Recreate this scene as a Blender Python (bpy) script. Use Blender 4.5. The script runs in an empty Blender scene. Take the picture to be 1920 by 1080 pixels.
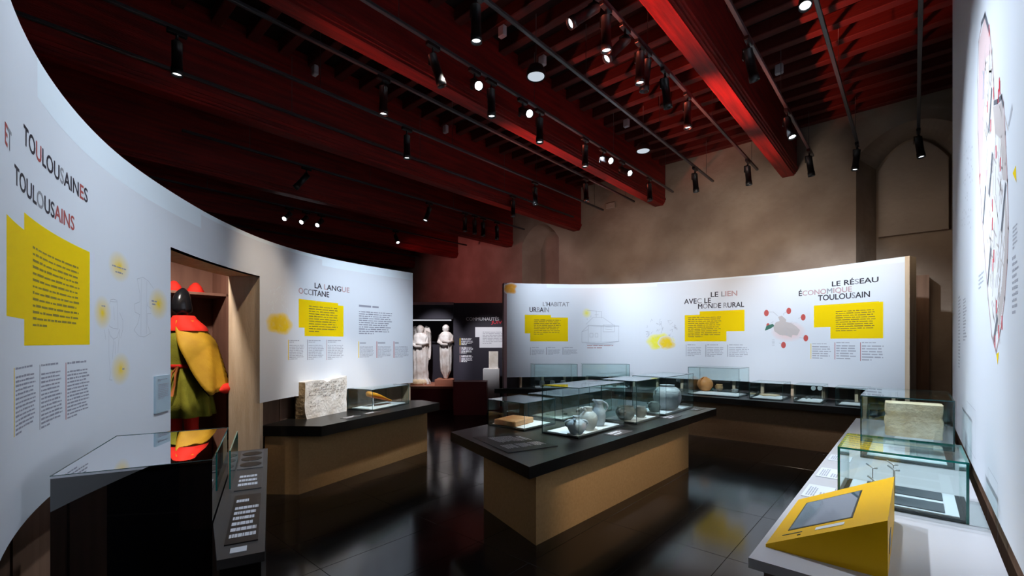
import bpy, math, random
from mathutils import Vector, Matrix, Quaternion, noise

# ---------------------------------------------------------------- camera, world, exposure
F, HOR, EYE = 845.0, 642.0, 1.5            # focal length in pixels of a 1920 frame, horizon row, eye height
TH = math.atan2(755.0, 845.0)              # camera heading, turned left from the beams (+Y)
SN, CS = math.sin(TH), math.cos(TH)
scene = bpy.context.scene
COL = scene.collection
cam_data = bpy.data.cameras.new('camera')
cam_data.sensor_width = 36.0
cam_data.lens = F / 1920.0 * 36.0
cam_data.shift_y = (HOR - 540.0) / 1920.0
cam_data.clip_start = 0.05
cam = bpy.data.objects.new('camera', cam_data)
COL.objects.link(cam)
cam.location = (0, 0, EYE)
cam.rotation_euler = (math.pi / 2, 0, TH)
scene.camera = cam
scene.view_settings.view_transform = 'Standard'
scene.view_settings.look = 'None'
scene.view_settings.gamma = 1.0
scene.view_settings.use_curve_mapping = False
scene.view_settings.exposure = 0.5
scene.cycles.transparent_max_bounces = 40
scene.cycles.max_bounces = 7
scene.cycles.diffuse_bounces = 3
scene.cycles.glossy_bounces = 4
scene.cycles.transmission_bounces = 4
scene.cycles.caustics_reflective = False
scene.cycles.caustics_refractive = False
scene.cycles.sample_clamp_indirect = 4.0
world = bpy.data.worlds.new('world')
scene.world = world
world.use_nodes = True
world.node_tree.nodes['Background'].inputs[0].default_value = (0.6, 0.5, 0.55, 1)
world.node_tree.nodes['Background'].inputs[1].default_value = 0.004


def C(lat, d):
    """camera lateral / depth on plan -> room x, y"""
    return (CS * lat - SN * d, SN * lat + CS * d)


def PX(px, py, z):
    """point where the sight line of a picture position meets the level z"""
    d = F * (EYE - z) / (py - HOR)
    x, y = C((px - 960) / F * d, d)
    return (x, y)


def PD(px, py, d):
    x, y = C((px - 960) / F * d, d)
    return (x, y, EYE + (HOR - py) * d / F)


def PB(px, py, b):
    """same on the upright plane y = b"""
    r = (px - 960) / F
    d = b / (SN * r + CS)
    return PD(px, py, d)


def PN(px, n):
    """plan point on the upright plane x = n"""
    r = (px - 960) / F
    d = n / (CS * r - SN)
    return C(r * d, d)


# ---------------------------------------------------------------- lamps and added fills that light the room
COOL = (0.77, 0.88, 1.0)
WARM = (1.0, 0.82, 0.62)


def spot(name, loc, aim, watt, deg, color=COOL, blend=0.6, size=0.05):
    l = bpy.data.lights.new(name, 'SPOT')
    l.energy = watt
    l.spot_size = math.radians(deg)
    l.spot_blend = blend
    l.color = color
    l.shadow_soft_size = size
    o = bpy.data.objects.new(name, l)
    COL.objects.link(o)
    o.location = loc
    o.rotation_euler = (Vector(aim) - Vector(loc)).to_track_quat('-Z', 'Y').to_euler()
    return o


def c3(lat, d, z):
    x, y = C(lat, d)
    return (x, y, z)


# curved panel on the left
RED = (1.0, 0.16, 0.09)
spot('wash_lamp', c3(-0.1, 1.7, 4.2), c3(-1.9, 1.75, 1.6), 185, 62, blend=1.0)
spot('wash_lamp', c3(-0.3, 3.2, 4.2), c3(-2.15, 2.6, 1.7), 85, 55, blend=1.0)
spot('wash_lamp', c3(-0.2, 3.9, 4.2), c3(-1.80, 5.55, 1.65), 420, 42, blend=1.0)
# curved panel at the back
spot('wash_lamp', (-4.9, 5.2, 4.2), (-4.9, 7.6, 1.75), 330, 58, blend=1.0)
spot('wash_lamp', (-3.4, 5.6, 4.2), (-3.4, 8.2, 1.75), 360, 58, blend=1.0)
spot('wash_lamp', (-1.4, 5.4, 4.2), (-1.0, 8.2, 1.8), 480, 54, blend=1.0)
# map wall
spot('wash_lamp', (-1.9, 3.1, 4.2), (0.28, 2.9, 2.0), 290, 72, blend=1.0)
spot('wash_lamp', (-1.9, 4.3, 4.2), (0.28, 4.1, 1.9), 260, 70, blend=1.0)
# show tables
spot('table_lamp', (-2.4, 3.8, 4.2), (-2.4, 3.75, 0.7), 520, 24)
spot('table_lamp', (-2.3, 5.2, 4.2), (-2.35, 5.2, 0.7), 520, 24)
spot('table_lamp', (-3.0, 3.4, 4.2), (-3.02, 3.6, 0.7), 160, 20, WARM)
spot('table_lamp', (0.1, 3.1, 3.6), (-2.05, 4.0, 0.3), 230, 38, WARM)  # unseen fill added low, stands in for bounce off the map wall
spot('table_lamp', (-0.6, 3.7, 4.2), (-0.15, 3.6, 0.7), 190, 46)
spot('table_lamp', (-1.2, 6.3, 4.2), (-1.6, 7.7, 0.7), 70, 36)
spot('table_lamp', (-2.3, 6.3, 4.2), (-2.5, 7.6, 0.7), 130, 26)
spot('table_lamp', c3(-0.5, 4.2, 4.2), c3(-1.85, 5.1, 0.8), 330, 26, (1.0, 0.92, 0.82))
spot('table_lamp', c3(0.0, 4.0, 4.2), c3(-1.5, 5.5, 0.3), 90, 34, WARM)
spot('table_lamp', (-1.7, 5.2, 4.2), (-1.7, 7.4, 0.25), 60, 44, WARM)
# plaster wall: unseen fill lights added to brighten it
spot('wall_fill', (-2.2, 6.7, 3.2), (-2.4, 8.75, 3.15), 60, 125, (1.0, 0.84, 0.70), 1.0, 0.35)
spot('wall_fill', (-5.0, 6.6, 3.3), (-7.2, 8.9, 3.0), 48, 75, (1.0, 0.75, 0.75), 1.0, 0.3)
spot('wall_fill', (-0.6, 6.9, 3.3), (-0.1, 8.75, 2.6), 16, 100, WARM, 1.0, 0.35)
spot('wall_fill', (-4.3, 6.9, 3.2), (-5.0, 8.75, 3.1), 24, 115, (1.0, 0.74, 0.6), 1.0, 0.35)
spot('wall_fill', (0.0, 7.4, 3.3), (0.1, 9.1, 1.5), 16, 60, WARM, 1.0, 0.2)
# red beams: unseen red fill lights added in mid-air
spot('beam_fill', (-3.2, 4.6, 2.3), (-1.62, 5.6, 4.38), 900, 34, RED, 1.0)
spot('beam_fill', (-3.0, 2.6, 2.4), (-1.62, 3.7, 4.38), 520, 36, RED, 1.0)
spot('beam_fill', (-2.8, 6.3, 2.6), (-1.65, 7.3, 4.36), 170, 32, RED, 1.0)
spot('beam_fill', (-5.4, 4.0, 2.3), (-3.85, 5.2, 4.4), 350, 48, RED, 1.0)
spot('beam_fill', (-5.2, 6.2, 2.6), (-3.85, 7.3, 4.4), 140, 44, RED, 1.0)
spot('beam_fill', (-7.6, 5.0, 2.6), (-6.0, 6.4, 4.15), 50, 55, RED, 1.0)
spot('beam_fill', (-4.6, 2.0, 2.3), (-3.8, 2.6, 4.4), 50, 55, RED, 1.0)
# reddish far corner
spot('red_lamp', (-9.5, 6.0, 3.6), (-9.2, 8.75, 3.0), 55, 110, (1.0, 0.22, 0.24), 1.0)
spot('statue_lamp', c3(-1.7, 8.4, 3.6), c3(-1.75, 10.4, 1.4), 330, 30, (1.0, 0.97, 1.0))
spot('statue_lamp', c3(-0.7, 8.3, 3.4), c3(-0.55, 10.2, 1.4), 200, 34, (1.0, 0.97, 1.0))
spot('table_lamp', (-0.45, 4.8, 4.2), (-0.05, 4.62, 0.9), 260, 15)
spot('jamb_fill', c3(-1.1, 3.5, 4.1), c3(-2.6, 4.5, 1.3), 150, 28, WARM, 1.0)  # fill added to brighten the doorway jamb, no fixture modelled
# dressing niche behind the left panel
spot('niche_lamp', c3(-2.75, 3.5, 2.6), c3(-3.1, 4.4, 1.2), 60, 110, (1.0, 0.9, 0.8), 0.8)


# ---------------------------------------------------------------- materials
def mat(name, col, rough=0.6, col2=None, scale=6.0, bump=0.0, bscale=None, metallic=0.0, ior=1.45, stretch=None,
        emit=None, estr=0.0, detail=6.0, coords='Object', spec=None, contrast=(0.35, 0.65)):
    m = bpy.data.materials.new(name)
    m.use_nodes = True
    nt = m.node_tree
    p = nt.nodes['Principled BSDF']
    p.inputs['Roughness'].default_value = rough
    p.inputs['Metallic'].default_value = metallic
    p.inputs['IOR'].default_value = ior
    if spec is not None:
        p.inputs['Specular IOR Level'].default_value = spec
    p.inputs['Base Color'].default_value = (*col, 1)
    if emit:
        p.inputs['Emission Color'].default_value = (*emit, 1)
        p.inputs['Emission Strength'].default_value = estr
    tc = nt.nodes.new('ShaderNodeTexCoord')
    src = tc.outputs[coords]
    if stretch:
        mp = nt.nodes.new('ShaderNodeMapping')
        mp.inputs['Scale'].default_value = stretch
        nt.links.new(src, mp.inputs['Vector'])
        src = mp.outputs['Vector']
    if col2 is not None:
        n = nt.nodes.new('ShaderNodeTexNoise')
        n.inputs['Scale'].default_value = scale
        n.inputs['Detail'].default_value = detail
        nt.links.new(src, n.inputs['Vector'])
        r = nt.nodes.new('ShaderNodeValToRGB')
        r.color_ramp.elements[0].position, r.color_ramp.elements[1].position = contrast
        r.color_ramp.elements[0].color = (*col, 1)
        r.color_ramp.elements[1].color = (*col2, 1)
        nt.links.new(n.outputs['Fac'], r.inputs['Fac'])
        nt.links.new(r.outputs['Color'], p.inputs['Base Color'])
    if bump > 0:
        n2 = nt.nodes.new('ShaderNodeTexNoise')
        n2.inputs['Scale'].default_value = bscale or scale * 3
        n2.inputs['Detail'].default_value = 8
        nt.links.new(src, n2.inputs['Vector'])
        b = nt.nodes.new('ShaderNodeBump')
        b.inputs['Strength'].default_value = bump
        b.inputs['Distance'].default_value = 0.02
        nt.links.new(n2.outputs['Fac'], b.inputs['Height'])
        nt.links.new(b.outputs['Normal'], p.inputs['Normal'])
    return m


def glass_mat(name, tint, ior=1.5):
    m = bpy.data.materials.new(name)
    m.use_nodes = True
    nt = m.node_tree
    for n in list(nt.nodes):
        if n.type != 'OUTPUT_MATERIAL':
            nt.nodes.remove(n)
    out = [n for n in nt.nodes if n.type == 'OUTPUT_MATERIAL'][0]
    t = nt.nodes.new('ShaderNodeBsdfTransparent')
    t.inputs['Color'].default_value = (*tint, 1)
    g = nt.nodes.new('ShaderNodeBsdfGlossy')
    g.inputs['Roughness'].default_value = 0.0
    g.inputs['Color'].default_value = (0.95, 1, 1, 1)
    lw = nt.nodes.new('ShaderNodeLayerWeight')
    lw.inputs['Blend'].default_value = 0.5
    pw = nt.nodes.new('ShaderNodeMath')
    pw.operation = 'POWER'
    pw.inputs[1].default_value = 5.0
    nt.links.new(lw.outputs['Facing'], pw.inputs[0])
    f0 = ((ior - 1) / (ior + 1)) ** 2
    ma = nt.nodes.new('ShaderNodeMath')
    ma.operation = 'MULTIPLY_ADD'
    ma.inputs[1].default_value = 1 - f0
    ma.inputs[2].default_value = f0
    nt.links.new(pw.outputs[0], ma.inputs[0])
    mx = nt.nodes.new('ShaderNodeMixShader')
    nt.links.new(ma.outputs[0], mx.inputs['Fac'])
    nt.links.new(t.outputs[0], mx.inputs[1])
    nt.links.new(g.outputs[0], mx.inputs[2])
    nt.links.new(mx.outputs[0], out.inputs['Surface'])
    return m


def emis(name, col, s):
    return mat(name, (0.02, 0.02, 0.02), 0.3, emit=col, estr=s)


PANEL_COL = (0.74, 0.77, 0.83)


def fuzz_mat(name, col):
    """printed blot whose edge fades into the panel colour (ink density from the 'ink' attribute)"""
    m = bpy.data.materials.new(name)
    m.use_nodes = True
    nt = m.node_tree
    p = nt.nodes['Principled BSDF']
    p.inputs['Roughness'].default_value = 0.65
    a = nt.nodes.new('ShaderNodeAttribute')
    a.attribute_name = 'ink'
    tc = nt.nodes.new('ShaderNodeTexCoord')
    n = nt.nodes.new('ShaderNodeTexNoise')
    n.inputs['Scale'].default_value = 25
    nt.links.new(tc.outputs['Object'], n.inputs['Vector'])
    mu = nt.nodes.new('ShaderNodeMath')
    mu.operation = 'MULTIPLY_ADD'
    mu.inputs[1].default_value = 0.5
    mu.inputs[2].default_value = 0.75
    nt.links.new(n.outputs['Fac'], mu.inputs[0])
    m2 = nt.nodes.new('ShaderNodeMath')
    m2.operation = 'MULTIPLY'
    m2.use_clamp = True
    nt.links.new(mu.outputs[0], m2.inputs[0])
    nt.links.new(a.outputs['Fac'], m2.inputs[1])
    mx = nt.nodes.new('ShaderNodeMix')
    mx.data_type = 'RGBA'
    mx.inputs[6].default_value = (*PANEL_COL, 1)
    mx.inputs[7].default_value = (*col, 1)
    nt.links.new(m2.outputs[0], mx.inputs[0])
    nt.links.new(mx.outputs[2], p.inputs['Base Color'])
    return m


M = {}
M['panel'] = mat('printed_white_panel', PANEL_COL, 0.65)
M['strip'] = mat('light_band_and_pale_lines', (0.80, 0.88, 0.95), 0.6)  # paler colour for the light band on panel tops; also pale drawing lines
M['yellow'] = mat('yellow_print', (0.92, 0.64, 0.0), 0.75, spec=0.15)
M['fuzz'] = fuzz_mat('yellow_blot', (0.9, 0.62, 0.0))
M['fuzz_orange'] = fuzz_mat('orange_blot', (0.85, 0.36, 0.02))
M['fuzz_lemon'] = fuzz_mat('lemon_blot', (0.88, 0.82, 0.05))
M['fuzz_pink'] = fuzz_mat('pink_blot', (0.85, 0.55, 0.52))
M['ink'] = mat('black_ink', (0.025, 0.02, 0.03), 0.6)
M['ink_thin'] = mat('grey_ink', (0.30, 0.30, 0.33), 0.6)
M['ink_faint'] = mat('faint_ink', (0.48, 0.49, 0.54), 0.6)
M['ink_red'] = mat('brownish_red_ink', (0.42, 0.08, 0.07), 0.6)
M['ink_pink'] = mat('pinkish_ink', (0.50, 0.33, 0.34), 0.6)
M['ink_vivid'] = mat('vivid_red_ink', (0.75, 0.03, 0.06), 0.6)
M['text'] = mat('small_print_ink', (0.30, 0.30, 0.36), 0.7)
M['text_faint'] = mat('small_print_grey', (0.42, 0.43, 0.49), 0.7)
M['text_on_yellow'] = mat('print_on_yellow', (0.26, 0.18, 0.02), 0.7)
M['white_print'] = mat('white_print', (0.8, 0.82, 0.88), 0.6)
M['pine'] = mat('pine_wood', (0.58, 0.43, 0.29), 0.6, (0.70, 0.55, 0.40), 3.0, 0.15, 30, stretch=(6, 6, 0.6))
M['brown_board'] = mat('brown_board', (0.21, 0.115, 0.072), 0.65, (0.27, 0.15, 0.095), 4.0, stretch=(5, 5, 0.5))
M['mdf'] = mat('tan_fibreboard', (0.40, 0.23, 0.095), 0.75, (0.45, 0.265, 0.115), 45.0, spec=0.25)
M['slab'] = mat('black_worktop', (0.006, 0.0055, 0.0055), 0.28, (0.011, 0.010, 0.009), 3.0)
M['floor_base'] = mat('floor_screed', (0.01, 0.01, 0.01), 0.8)
M['tile'] = mat('dark_floor_tile', (0.006, 0.005, 0.005), 0.13, (0.012, 0.010, 0.010), 1.6, coords='Generated')
M['plaster'] = mat('lime_plaster', (0.29, 0.215, 0.165), 0.95, (0.43, 0.34, 0.265), 1.3, 0.5, 9)
M['plaster_fill'] = mat('niche_plaster', (0.37, 0.30, 0.25), 0.95, (0.43, 0.35, 0.29), 2.0, 0.3, 14)
M['dark_wall'] = mat('dark_wall', (0.05, 0.04, 0.04), 0.9, (0.07, 0.055, 0.055), 2.0)
M['beam'] = mat('dark_red_beam', (0.13, 0.003, 0.002), 0.6, (0.28, 0.008, 0.004), 2.2, 0.35, 18, stretch=(9, 0.6, 9))  # dark red streaks running along the beam
M['joist'] = mat('dark_red_joist', (0.075, 0.006, 0.004), 0.7, (0.115, 0.010, 0.005), 2.0, 0.2, 15, stretch=(0.6, 9, 9))  # dark red streaks running along the joist
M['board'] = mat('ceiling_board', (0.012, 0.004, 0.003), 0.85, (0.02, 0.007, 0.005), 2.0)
M['black'] = mat('black_metal', (0.012, 0.012, 0.013), 0.4)
M['track'] = mat('track_metal', (0.05, 0.05, 0.055), 0.35)
M['hat'] = mat('hat_felt', (0.75, 0.03, 0.02), 0.9)
M['wire'] = mat('steel_wire', (0.12, 0.11, 0.11), 0.4, metallic=0.6)
M['lens'] = emis('lit_lens', (0.85, 0.93, 1.0), 3.0)
M['lens_bright'] = emis('bright_lens', (0.9, 0.96, 1.0), 25.0)
M['lens_off'] = mat('dark_lens', (0.05, 0.05, 0.06), 0.15)
M['grey_plastic'] = mat('pale_grey_plastic', (0.5, 0.48, 0.5), 0.5)
M['glass'] = glass_mat('case_glass', (0.93, 0.975, 0.97))
M['glass_edge'] = mat('teal_glass_edge', (0.015, 0.26, 0.22), 0.12)
M['glass_edge_dark'] = mat('dark_glass_edge', (0.03, 0.075, 0.075), 0.12)
M['tray'] = mat('white_tray', (0.80, 0.81, 0.84), 0.6)
M['tray_edge'] = mat('black_plinth', (0.015, 0.015, 0.017), 0.45)
M['mat_grey'] = mat('slate_mat', (0.07, 0.085, 0.10), 0.8)
M['pot_grey'] = mat('grey_stoneware', (0.33, 0.40, 0.48), 0.45, (0.52, 0.58, 0.64), 7.0, 0.25, 30)
M['pot_pale'] = mat('pale_stoneware', (0.44, 0.47, 0.48), 0.45, (0.62, 0.64, 0.64), 9.0, 0.25, 30)
M['pot_dark'] = mat('dark_stoneware', (0.13, 0.14, 0.14), 0.45, (0.28, 0.29, 0.27), 7.0, 0.25, 30)
M['pot_orange'] = mat('orange_earthenware', (0.55, 0.20, 0.05), 0.5, (0.68, 0.30, 0.10), 6.0, 0.1, 30)
M['brick'] = mat('fired_clay', (0.60, 0.28, 0.12), 0.8, (0.72, 0.40, 0.21), 8.0, 0.3, 40)
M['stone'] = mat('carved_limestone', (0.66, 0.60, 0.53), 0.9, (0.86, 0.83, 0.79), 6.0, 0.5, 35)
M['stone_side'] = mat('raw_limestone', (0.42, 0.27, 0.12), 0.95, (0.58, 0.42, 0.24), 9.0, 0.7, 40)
M['stone_warm'] = mat('sandy_limestone', (0.60, 0.43, 0.26), 0.9, (0.76, 0.61, 0.43), 8.0, 0.6, 40)
M['marble'] = mat('statue_stone', (0.52, 0.44, 0.40), 0.8, (0.80, 0.78, 0.77), 5.0, 0.4, 30)
M['bench_white'] = mat('pale_grey_laminate', (0.58, 0.56, 0.58), 0.35)
M['bench_front'] = mat('brown_bench_front', (0.16, 0.12, 0.10), 0.6)
M['console_yellow'] = mat('yellow_lacquer', (0.86, 0.47, 0.0), 0.5, spec=0.3)
M['screen'] = mat('dark_screen', (0.10, 0.12, 0.16), 0.05, ior=1.6)
M['gloss_black'] = mat('black_glass', (0.004, 0.004, 0.005), 0.015, ior=2.3)
M['mirror_top'] = mat('mirror_glass_top', (0.82, 0.83, 0.86), 0.012, metallic=1.0)
M['ledge'] = mat('dark_grey_ledge', (0.075, 0.07, 0.07), 0.4)
M['plate'] = mat('black_text_plate', (0.012, 0.011, 0.013), 0.35)
M['tunic'] = mat('moss_green_cloth', (0.28, 0.27, 0.02), 0.85, (0.36, 0.34, 0.03), 12.0, 0.2, 120)
M['cape'] = mat('mustard_cloth', (0.55, 0.29, 0.015), 0.7, (0.64, 0.36, 0.02), 8.0, 0.15, 100)
M['red_cloth'] = mat('scarlet_cloth', (0.85, 0.025, 0.012), 0.8)
M['cord'] = mat('orange_cord', (0.55, 0.16, 0.04), 0.8)
M['black_cloth'] = mat('black_cloth', (0.008, 0.008, 0.01), 0.7)
M['dark_panel'] = mat('dark_navy_panel', (0.020, 0.017, 0.030), 0.6)
M['maroon'] = mat('maroon_plinth', (0.19, 0.022, 0.022), 0.5)
M['terracotta'] = mat('terracotta_plinth', (0.42, 0.16, 0.10), 0.6)
M['pink_edge'] = mat('dusty_pink_edge', (0.42, 0.26, 0.27), 0.6)
M['amber'] = mat('amber_leather', (0.65, 0.24, 0.01), 0.4, (0.75, 0.32, 0.02), 8.0)
M['silver'] = mat('silver', (0.7, 0.7, 0.72), 0.3, metallic=0.8)
M['map_grey'] = mat('map_grey_print', (0.56, 0.50, 0.49), 0.65)
M['map_pink'] = mat('map_pink_print', (0.74, 0.56, 0.57), 0.65)
M['map_white'] = mat('map_white_print', (0.82, 0.82, 0.84), 0.65)
M['map_blue'] = mat('map_blue_print', (0.22, 0.38, 0.58), 0.65)
M['green_print'] = mat('green_print', (0.05, 0.17, 0.12), 0.65)


# ---------------------------------------------------------------- mesh helpers
class MB:
    def __init__(s):
        s.v, s.f, s.mi, s.sm = [], [], [], []
        s.attr = None

    def add(s, vs, fs, mi=0, smooth=False):
        k = len(s.v)
        s.v += [tuple(p) for p in vs]
        for f in fs:
            s.f.append(tuple(i + k for i in f))
            s.mi.append(mi)
            s.sm.append(smooth)
        return s

    def box(s, x0, x1, y0, y1, z0, z1, mi=0):
        return s.prism([(x0, y0), (x1, y0), (x1, y1), (x0, y1)], z0, z1, mi)

    def prism(s, poly, z0, z1, mi=0):
        n = len(poly)
        a = sum(poly[i][0] * poly[(i + 1) % n][1] - poly[(i + 1) % n][0] * poly[i][1] for i in range(n))
        if a < 0:
            poly = poly[::-1]
        vs = [(p[0], p[1], z0) for p in poly] + [(p[0], p[1], z1) for p in poly]
        fs = [tuple(range(n))[::-1], tuple(range(n, 2 * n))]
        fs += [(i, (i + 1) % n, (i + 1) % n + n, i + n) for i in range(n)]
        return s.add(vs, fs, mi)

    def bevbox(s, x0, x1, y0, y1, z0, z1, r=0.005, mi=0):
        """box with chamfered edges"""
        vs, fs = [], []
        rings = [(z0, r), (z0 + r, 0), (z1 - r, 0), (z1, r)]
        for z, i in rings:
            vs += [(x0 + i + (r - i if i == 0 else 0), y0 + i, z), (x1 - i - (r if i == 0 else 0), y0 + i, z),
                   (x1 - i, y0 + i + (r if i == 0 else 0), z), (x1 - i, y1 - i - (r if i == 0 else 0), z),
                   (x1 - i - (r if i == 0 else 0), y1 - i, z), (x0 + i + (r if i == 0 else 0), y1 - i, z),
                   (x0 + i, y1 - i - (r if i == 0 else 0), z), (x0 + i, y0 + i + (r if i == 0 else 0), z)]
        for k in range(3):
            for j in range(8):
                fs.append((k * 8 + j, k * 8 + (j + 1) % 8, k * 8 + 8 + (j + 1) % 8, k * 8 + 8 + j))
        fs += [tuple(range(8))[::-1], tuple(range(24, 32))]
        return s.add(vs, fs, mi)

    def tube(s, pts, r, n=8, mi=0, caps=True):
        pts = [Vector(p) for p in pts]
        rr = r if isinstance(r, (list, tuple)) else [r] * len(pts)
        vs, fs = [], []
        for i, p in enumerate(pts):
            t = (pts[min(i + 1, len(pts) - 1)] - pts[max(i - 1, 0)]).normalized()
            a = t.cross(Vector((0, 0, 1)) if abs(t.z) < 0.95 else Vector((1, 0, 0))).normalized()
            b = t.cross(a).normalized()
            for k in range(n):
                an = 2 * math.pi * k / n
                vs.append(p + a * math.cos(an) * rr[i] + b * math.sin(an) * rr[i])
        for i in range(len(pts) - 1):
            for k in range(n):
                fs.append((i * n + k, i * n + (k + 1) % n, (i + 1) * n + (k + 1) % n, (i + 1) * n + k))
        s.add(vs, fs, mi, True)
        if caps:
            k0 = len(s.v) - len(vs)
            s.f += [tuple(k0 + i for i in range(n)), tuple(k0 + len(vs) - n + i for i in range(n))[::-1]]
            s.mi += [mi, mi]
            s.sm += [False, False]
        return s

    def rings(s, rings, mi=0, closed=True, cap=True, smooth=True):
        n = len(rings[0])
        vs = [p for r in rings for p in r]
        fs = []
        for i in range(len(rings) - 1):
            for k in range(n if closed else n - 1):
                fs.append((i * n + k, i * n + (k + 1) % n, (i + 1) * n + (k + 1) % n, (i + 1) * n + k))
        if cap and closed:
            fs += [tuple(range(n))[::-1], tuple(range((len(rings) - 1) * n, len(rings) * n))]
        return s.add(vs, fs, mi, smooth)

    def lathe(s, prof, cx=0, cy=0, z0=0, n=24, mi=0, wob=0.0, cap=True):
        rings = []
        for r, z in prof:
            ring = []
            for k in range(n):
                a = 2 * math.pi * k / n
                q = r * (1 + wob * noise.noise((math.cos(a) * 2 + cx, math.sin(a) * 2 + cy, z * 9)))
                ring.append((cx + q * math.cos(a), cy + q * math.sin(a), z0 + z))
            rings.append(ring)
        return s.rings(rings, mi, True, cap)

    def mesh(s, name):
        me = bpy.data.meshes.new(name)
        me.from_pydata(s.v, [], s.f)
        me.polygons.foreach_set('material_index', s.mi)
        me.polygons.foreach_set('use_smooth', s.sm)
        if s.attr is not None:
            a = me.attributes.new('ink', 'FLOAT', 'POINT')
            a.data.foreach_set('value', s.attr)
        me.update()
        return me


def link(name, me, mats, parent=None, loc=None, rot=None, world_space=True):
    o = bpy.data.objects.new(name, me)
    COL.objects.link(o)
    for m in (mats if isinstance(mats, (list, tuple)) else [mats]):
        if me.materials.find(m.name) < 0 or len(me.materials) == 0:
            me.materials.append(m)
    if loc is not None:
        o.location = loc
    if rot is not None:
        o.rotation_euler = rot
    if parent is not None:
        o.parent = parent
        if world_space:
            o.matrix_parent_inverse = wmat(parent).inverted()
    return o


def wmat(o):
    m = Matrix.LocRotScale(o.location, o.rotation_euler, o.scale)
    if o.parent:
        m = wmat(o.parent) @ o.matrix_parent_inverse @ m
    return m


def obj(name, mb, mats, parent=None, world_space=True, **k):
    return link(name, mb.mesh(name), mats, parent, world_space=world_space, **k)


def tag(o, label=None, cat=None, group=None, kind=None):
    if label:
        o['label'] = label
    if cat:
        o['category'] = cat
    if group:
        o['group'] = group
    if kind:
        o['kind'] = kind
    return o


def thing(name, label, cat, loc=(0, 0, 0), rz=0.0, group=None, kind=None):
    o = bpy.data.objects.new(name, None)
    o.empty_display_size = 0.1
    COL.objects.link(o)
    o.location = loc
    o.rotation_euler = (0, 0, rz)
    return tag(o, label, cat, group, kind)


ORD = ['first', 'second', 'third', 'fourth', 'fifth', 'sixth', 'seventh', 'eighth', 'ninth', 'tenth', 'eleventh', 'twelfth']


# ---------------------------------------------------------------- upright printed surfaces
class Path:
    """plan curve of an upright surface; s runs left to right as seen from the room"""

    def __init__(s, pts, smooth=True, step=0.05):
        P = [Vector(p) for p in pts]
        if smooth:
            Q = []
            E = [P[0] * 2 - P[1]] + P + [P[-1] * 2 - P[-2]]
            for i in range(1, len(E) - 2):
                n = max(2, int((E[i + 1] - E[i]).length / step))
                for k in range(n):
                    t = k / n
                    a, b, c, d = E[i - 1], E[i], E[i + 1], E[i + 2]
                    Q.append(0.5 * ((2 * b) + (c - a) * t + (2 * a - 5 * b + 4 * c - d) * t * t + (3 * b - a - 3 * c + d) * t ** 3))
            Q.append(P[-1])
            # relax the measured curve
            for _ in range(40):
                Q = [Q[0]] + [(Q[i - 1] + Q[i] * 2 + Q[i + 1]) / 4 for i in range(1, len(Q) - 1)] + [Q[-1]]
            P = Q
        s.P = P
        s.S = [0.0]
        for i in range(1, len(P)):
            s.S.append(s.S[-1] + (P[i] - P[i - 1]).length)
        s.L = s.S[-1]

    def seg(s, t):
        t = min(max(t, 0.0), s.L)
        lo, hi = 0, len(s.S) - 1
        while hi - lo > 1:
            m = (lo + hi) // 2
            if s.S[m] <= t:
                lo = m
            else:
                hi = m
        return lo, (t - s.S[lo]) / max(1e-9, s.S[hi] - s.S[lo])

    def at(s, t, off=0.0):
        """off > 0 is towards the room"""
        if 0 < off < 0.0099:
            off *= 0.12          # ink lies flat on the surface
        i, u = s.seg(t)
        p = s.P[i].lerp(s.P[i + 1], u)
        def nrm(j):
            d = (s.P[min(j + 1, len(s.P) - 1)] - s.P[max(j - 1, 0)]).normalized()
            return Vector((d.y, -d.x))
        n = nrm(i).lerp(nrm(i + 1), u).normalized()
        return p + n * off

    def hit(s, px, py=None):
        r = (px - 960) / F
        best = None
        for i in range(len(s.P) - 1):
            a, b = s.P[i], s.P[i + 1]
            fa = (CS * a.x + SN * a.y) - r * (-SN * a.x + CS * a.y)
            fb = (CS * b.x + SN * b.y) - r * (-SN * b.x + CS * b.y)
            if (fa <= 0 <= fb or fb <= 0 <= fa) and fa != fb:
                u = fa / (fa - fb)
                q = a.lerp(b, u)
                d = -SN * q.x + CS * q.y
                if d > 0.05:
                    best = (s.S[i] + u * (s.S[i + 1] - s.S[i]), d)
                    break
        if best is None:
            best = (0.0, 1.0)
        if py is None:
            return best[0]
        return best[0], EYE + (HOR - py) * best[1] / F

    def sheet(s, mb, s0, s1, z0, z1, off, mi=0, step=0.06, thick=0.0):
        """thin printed strip following the surface"""
        n = max(1, int(abs(s1 - s0) / step))
        vs, fs = [], []
        for k in range(n + 1):
            t = s0 + (s1 - s0) * k / n
            p = s.at(t, off)
            vs += [(p.x, p.y, z0), (p.x, p.y, z1)]
        for k in range(n):
            fs.append((2 * k, 2 * k + 2, 2 * k + 3, 2 * k + 1))
        return mb.add(vs, fs, mi)

    def slab(s, mb, s0, s1, z0, z1, o0, o1, mi=0, step=0.08):
        """solid piece between offsets o0 < o1"""
        n = max(1, int(abs(s1 - s0) / step))
        rings = []
        for k in range(n + 1):
            t = s0 + (s1 - s0) * k / n
            a, b = s.at(t, o1), s.at(t, o0)
            rings.append([(a.x, a.y, z0), (a.x, a.y, z1), (b.x, b.y, z1), (b.x, b.y, z0)])
        return mb.rings(rings, mi, True, True, False)


PRNG = random.Random(7)


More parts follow.
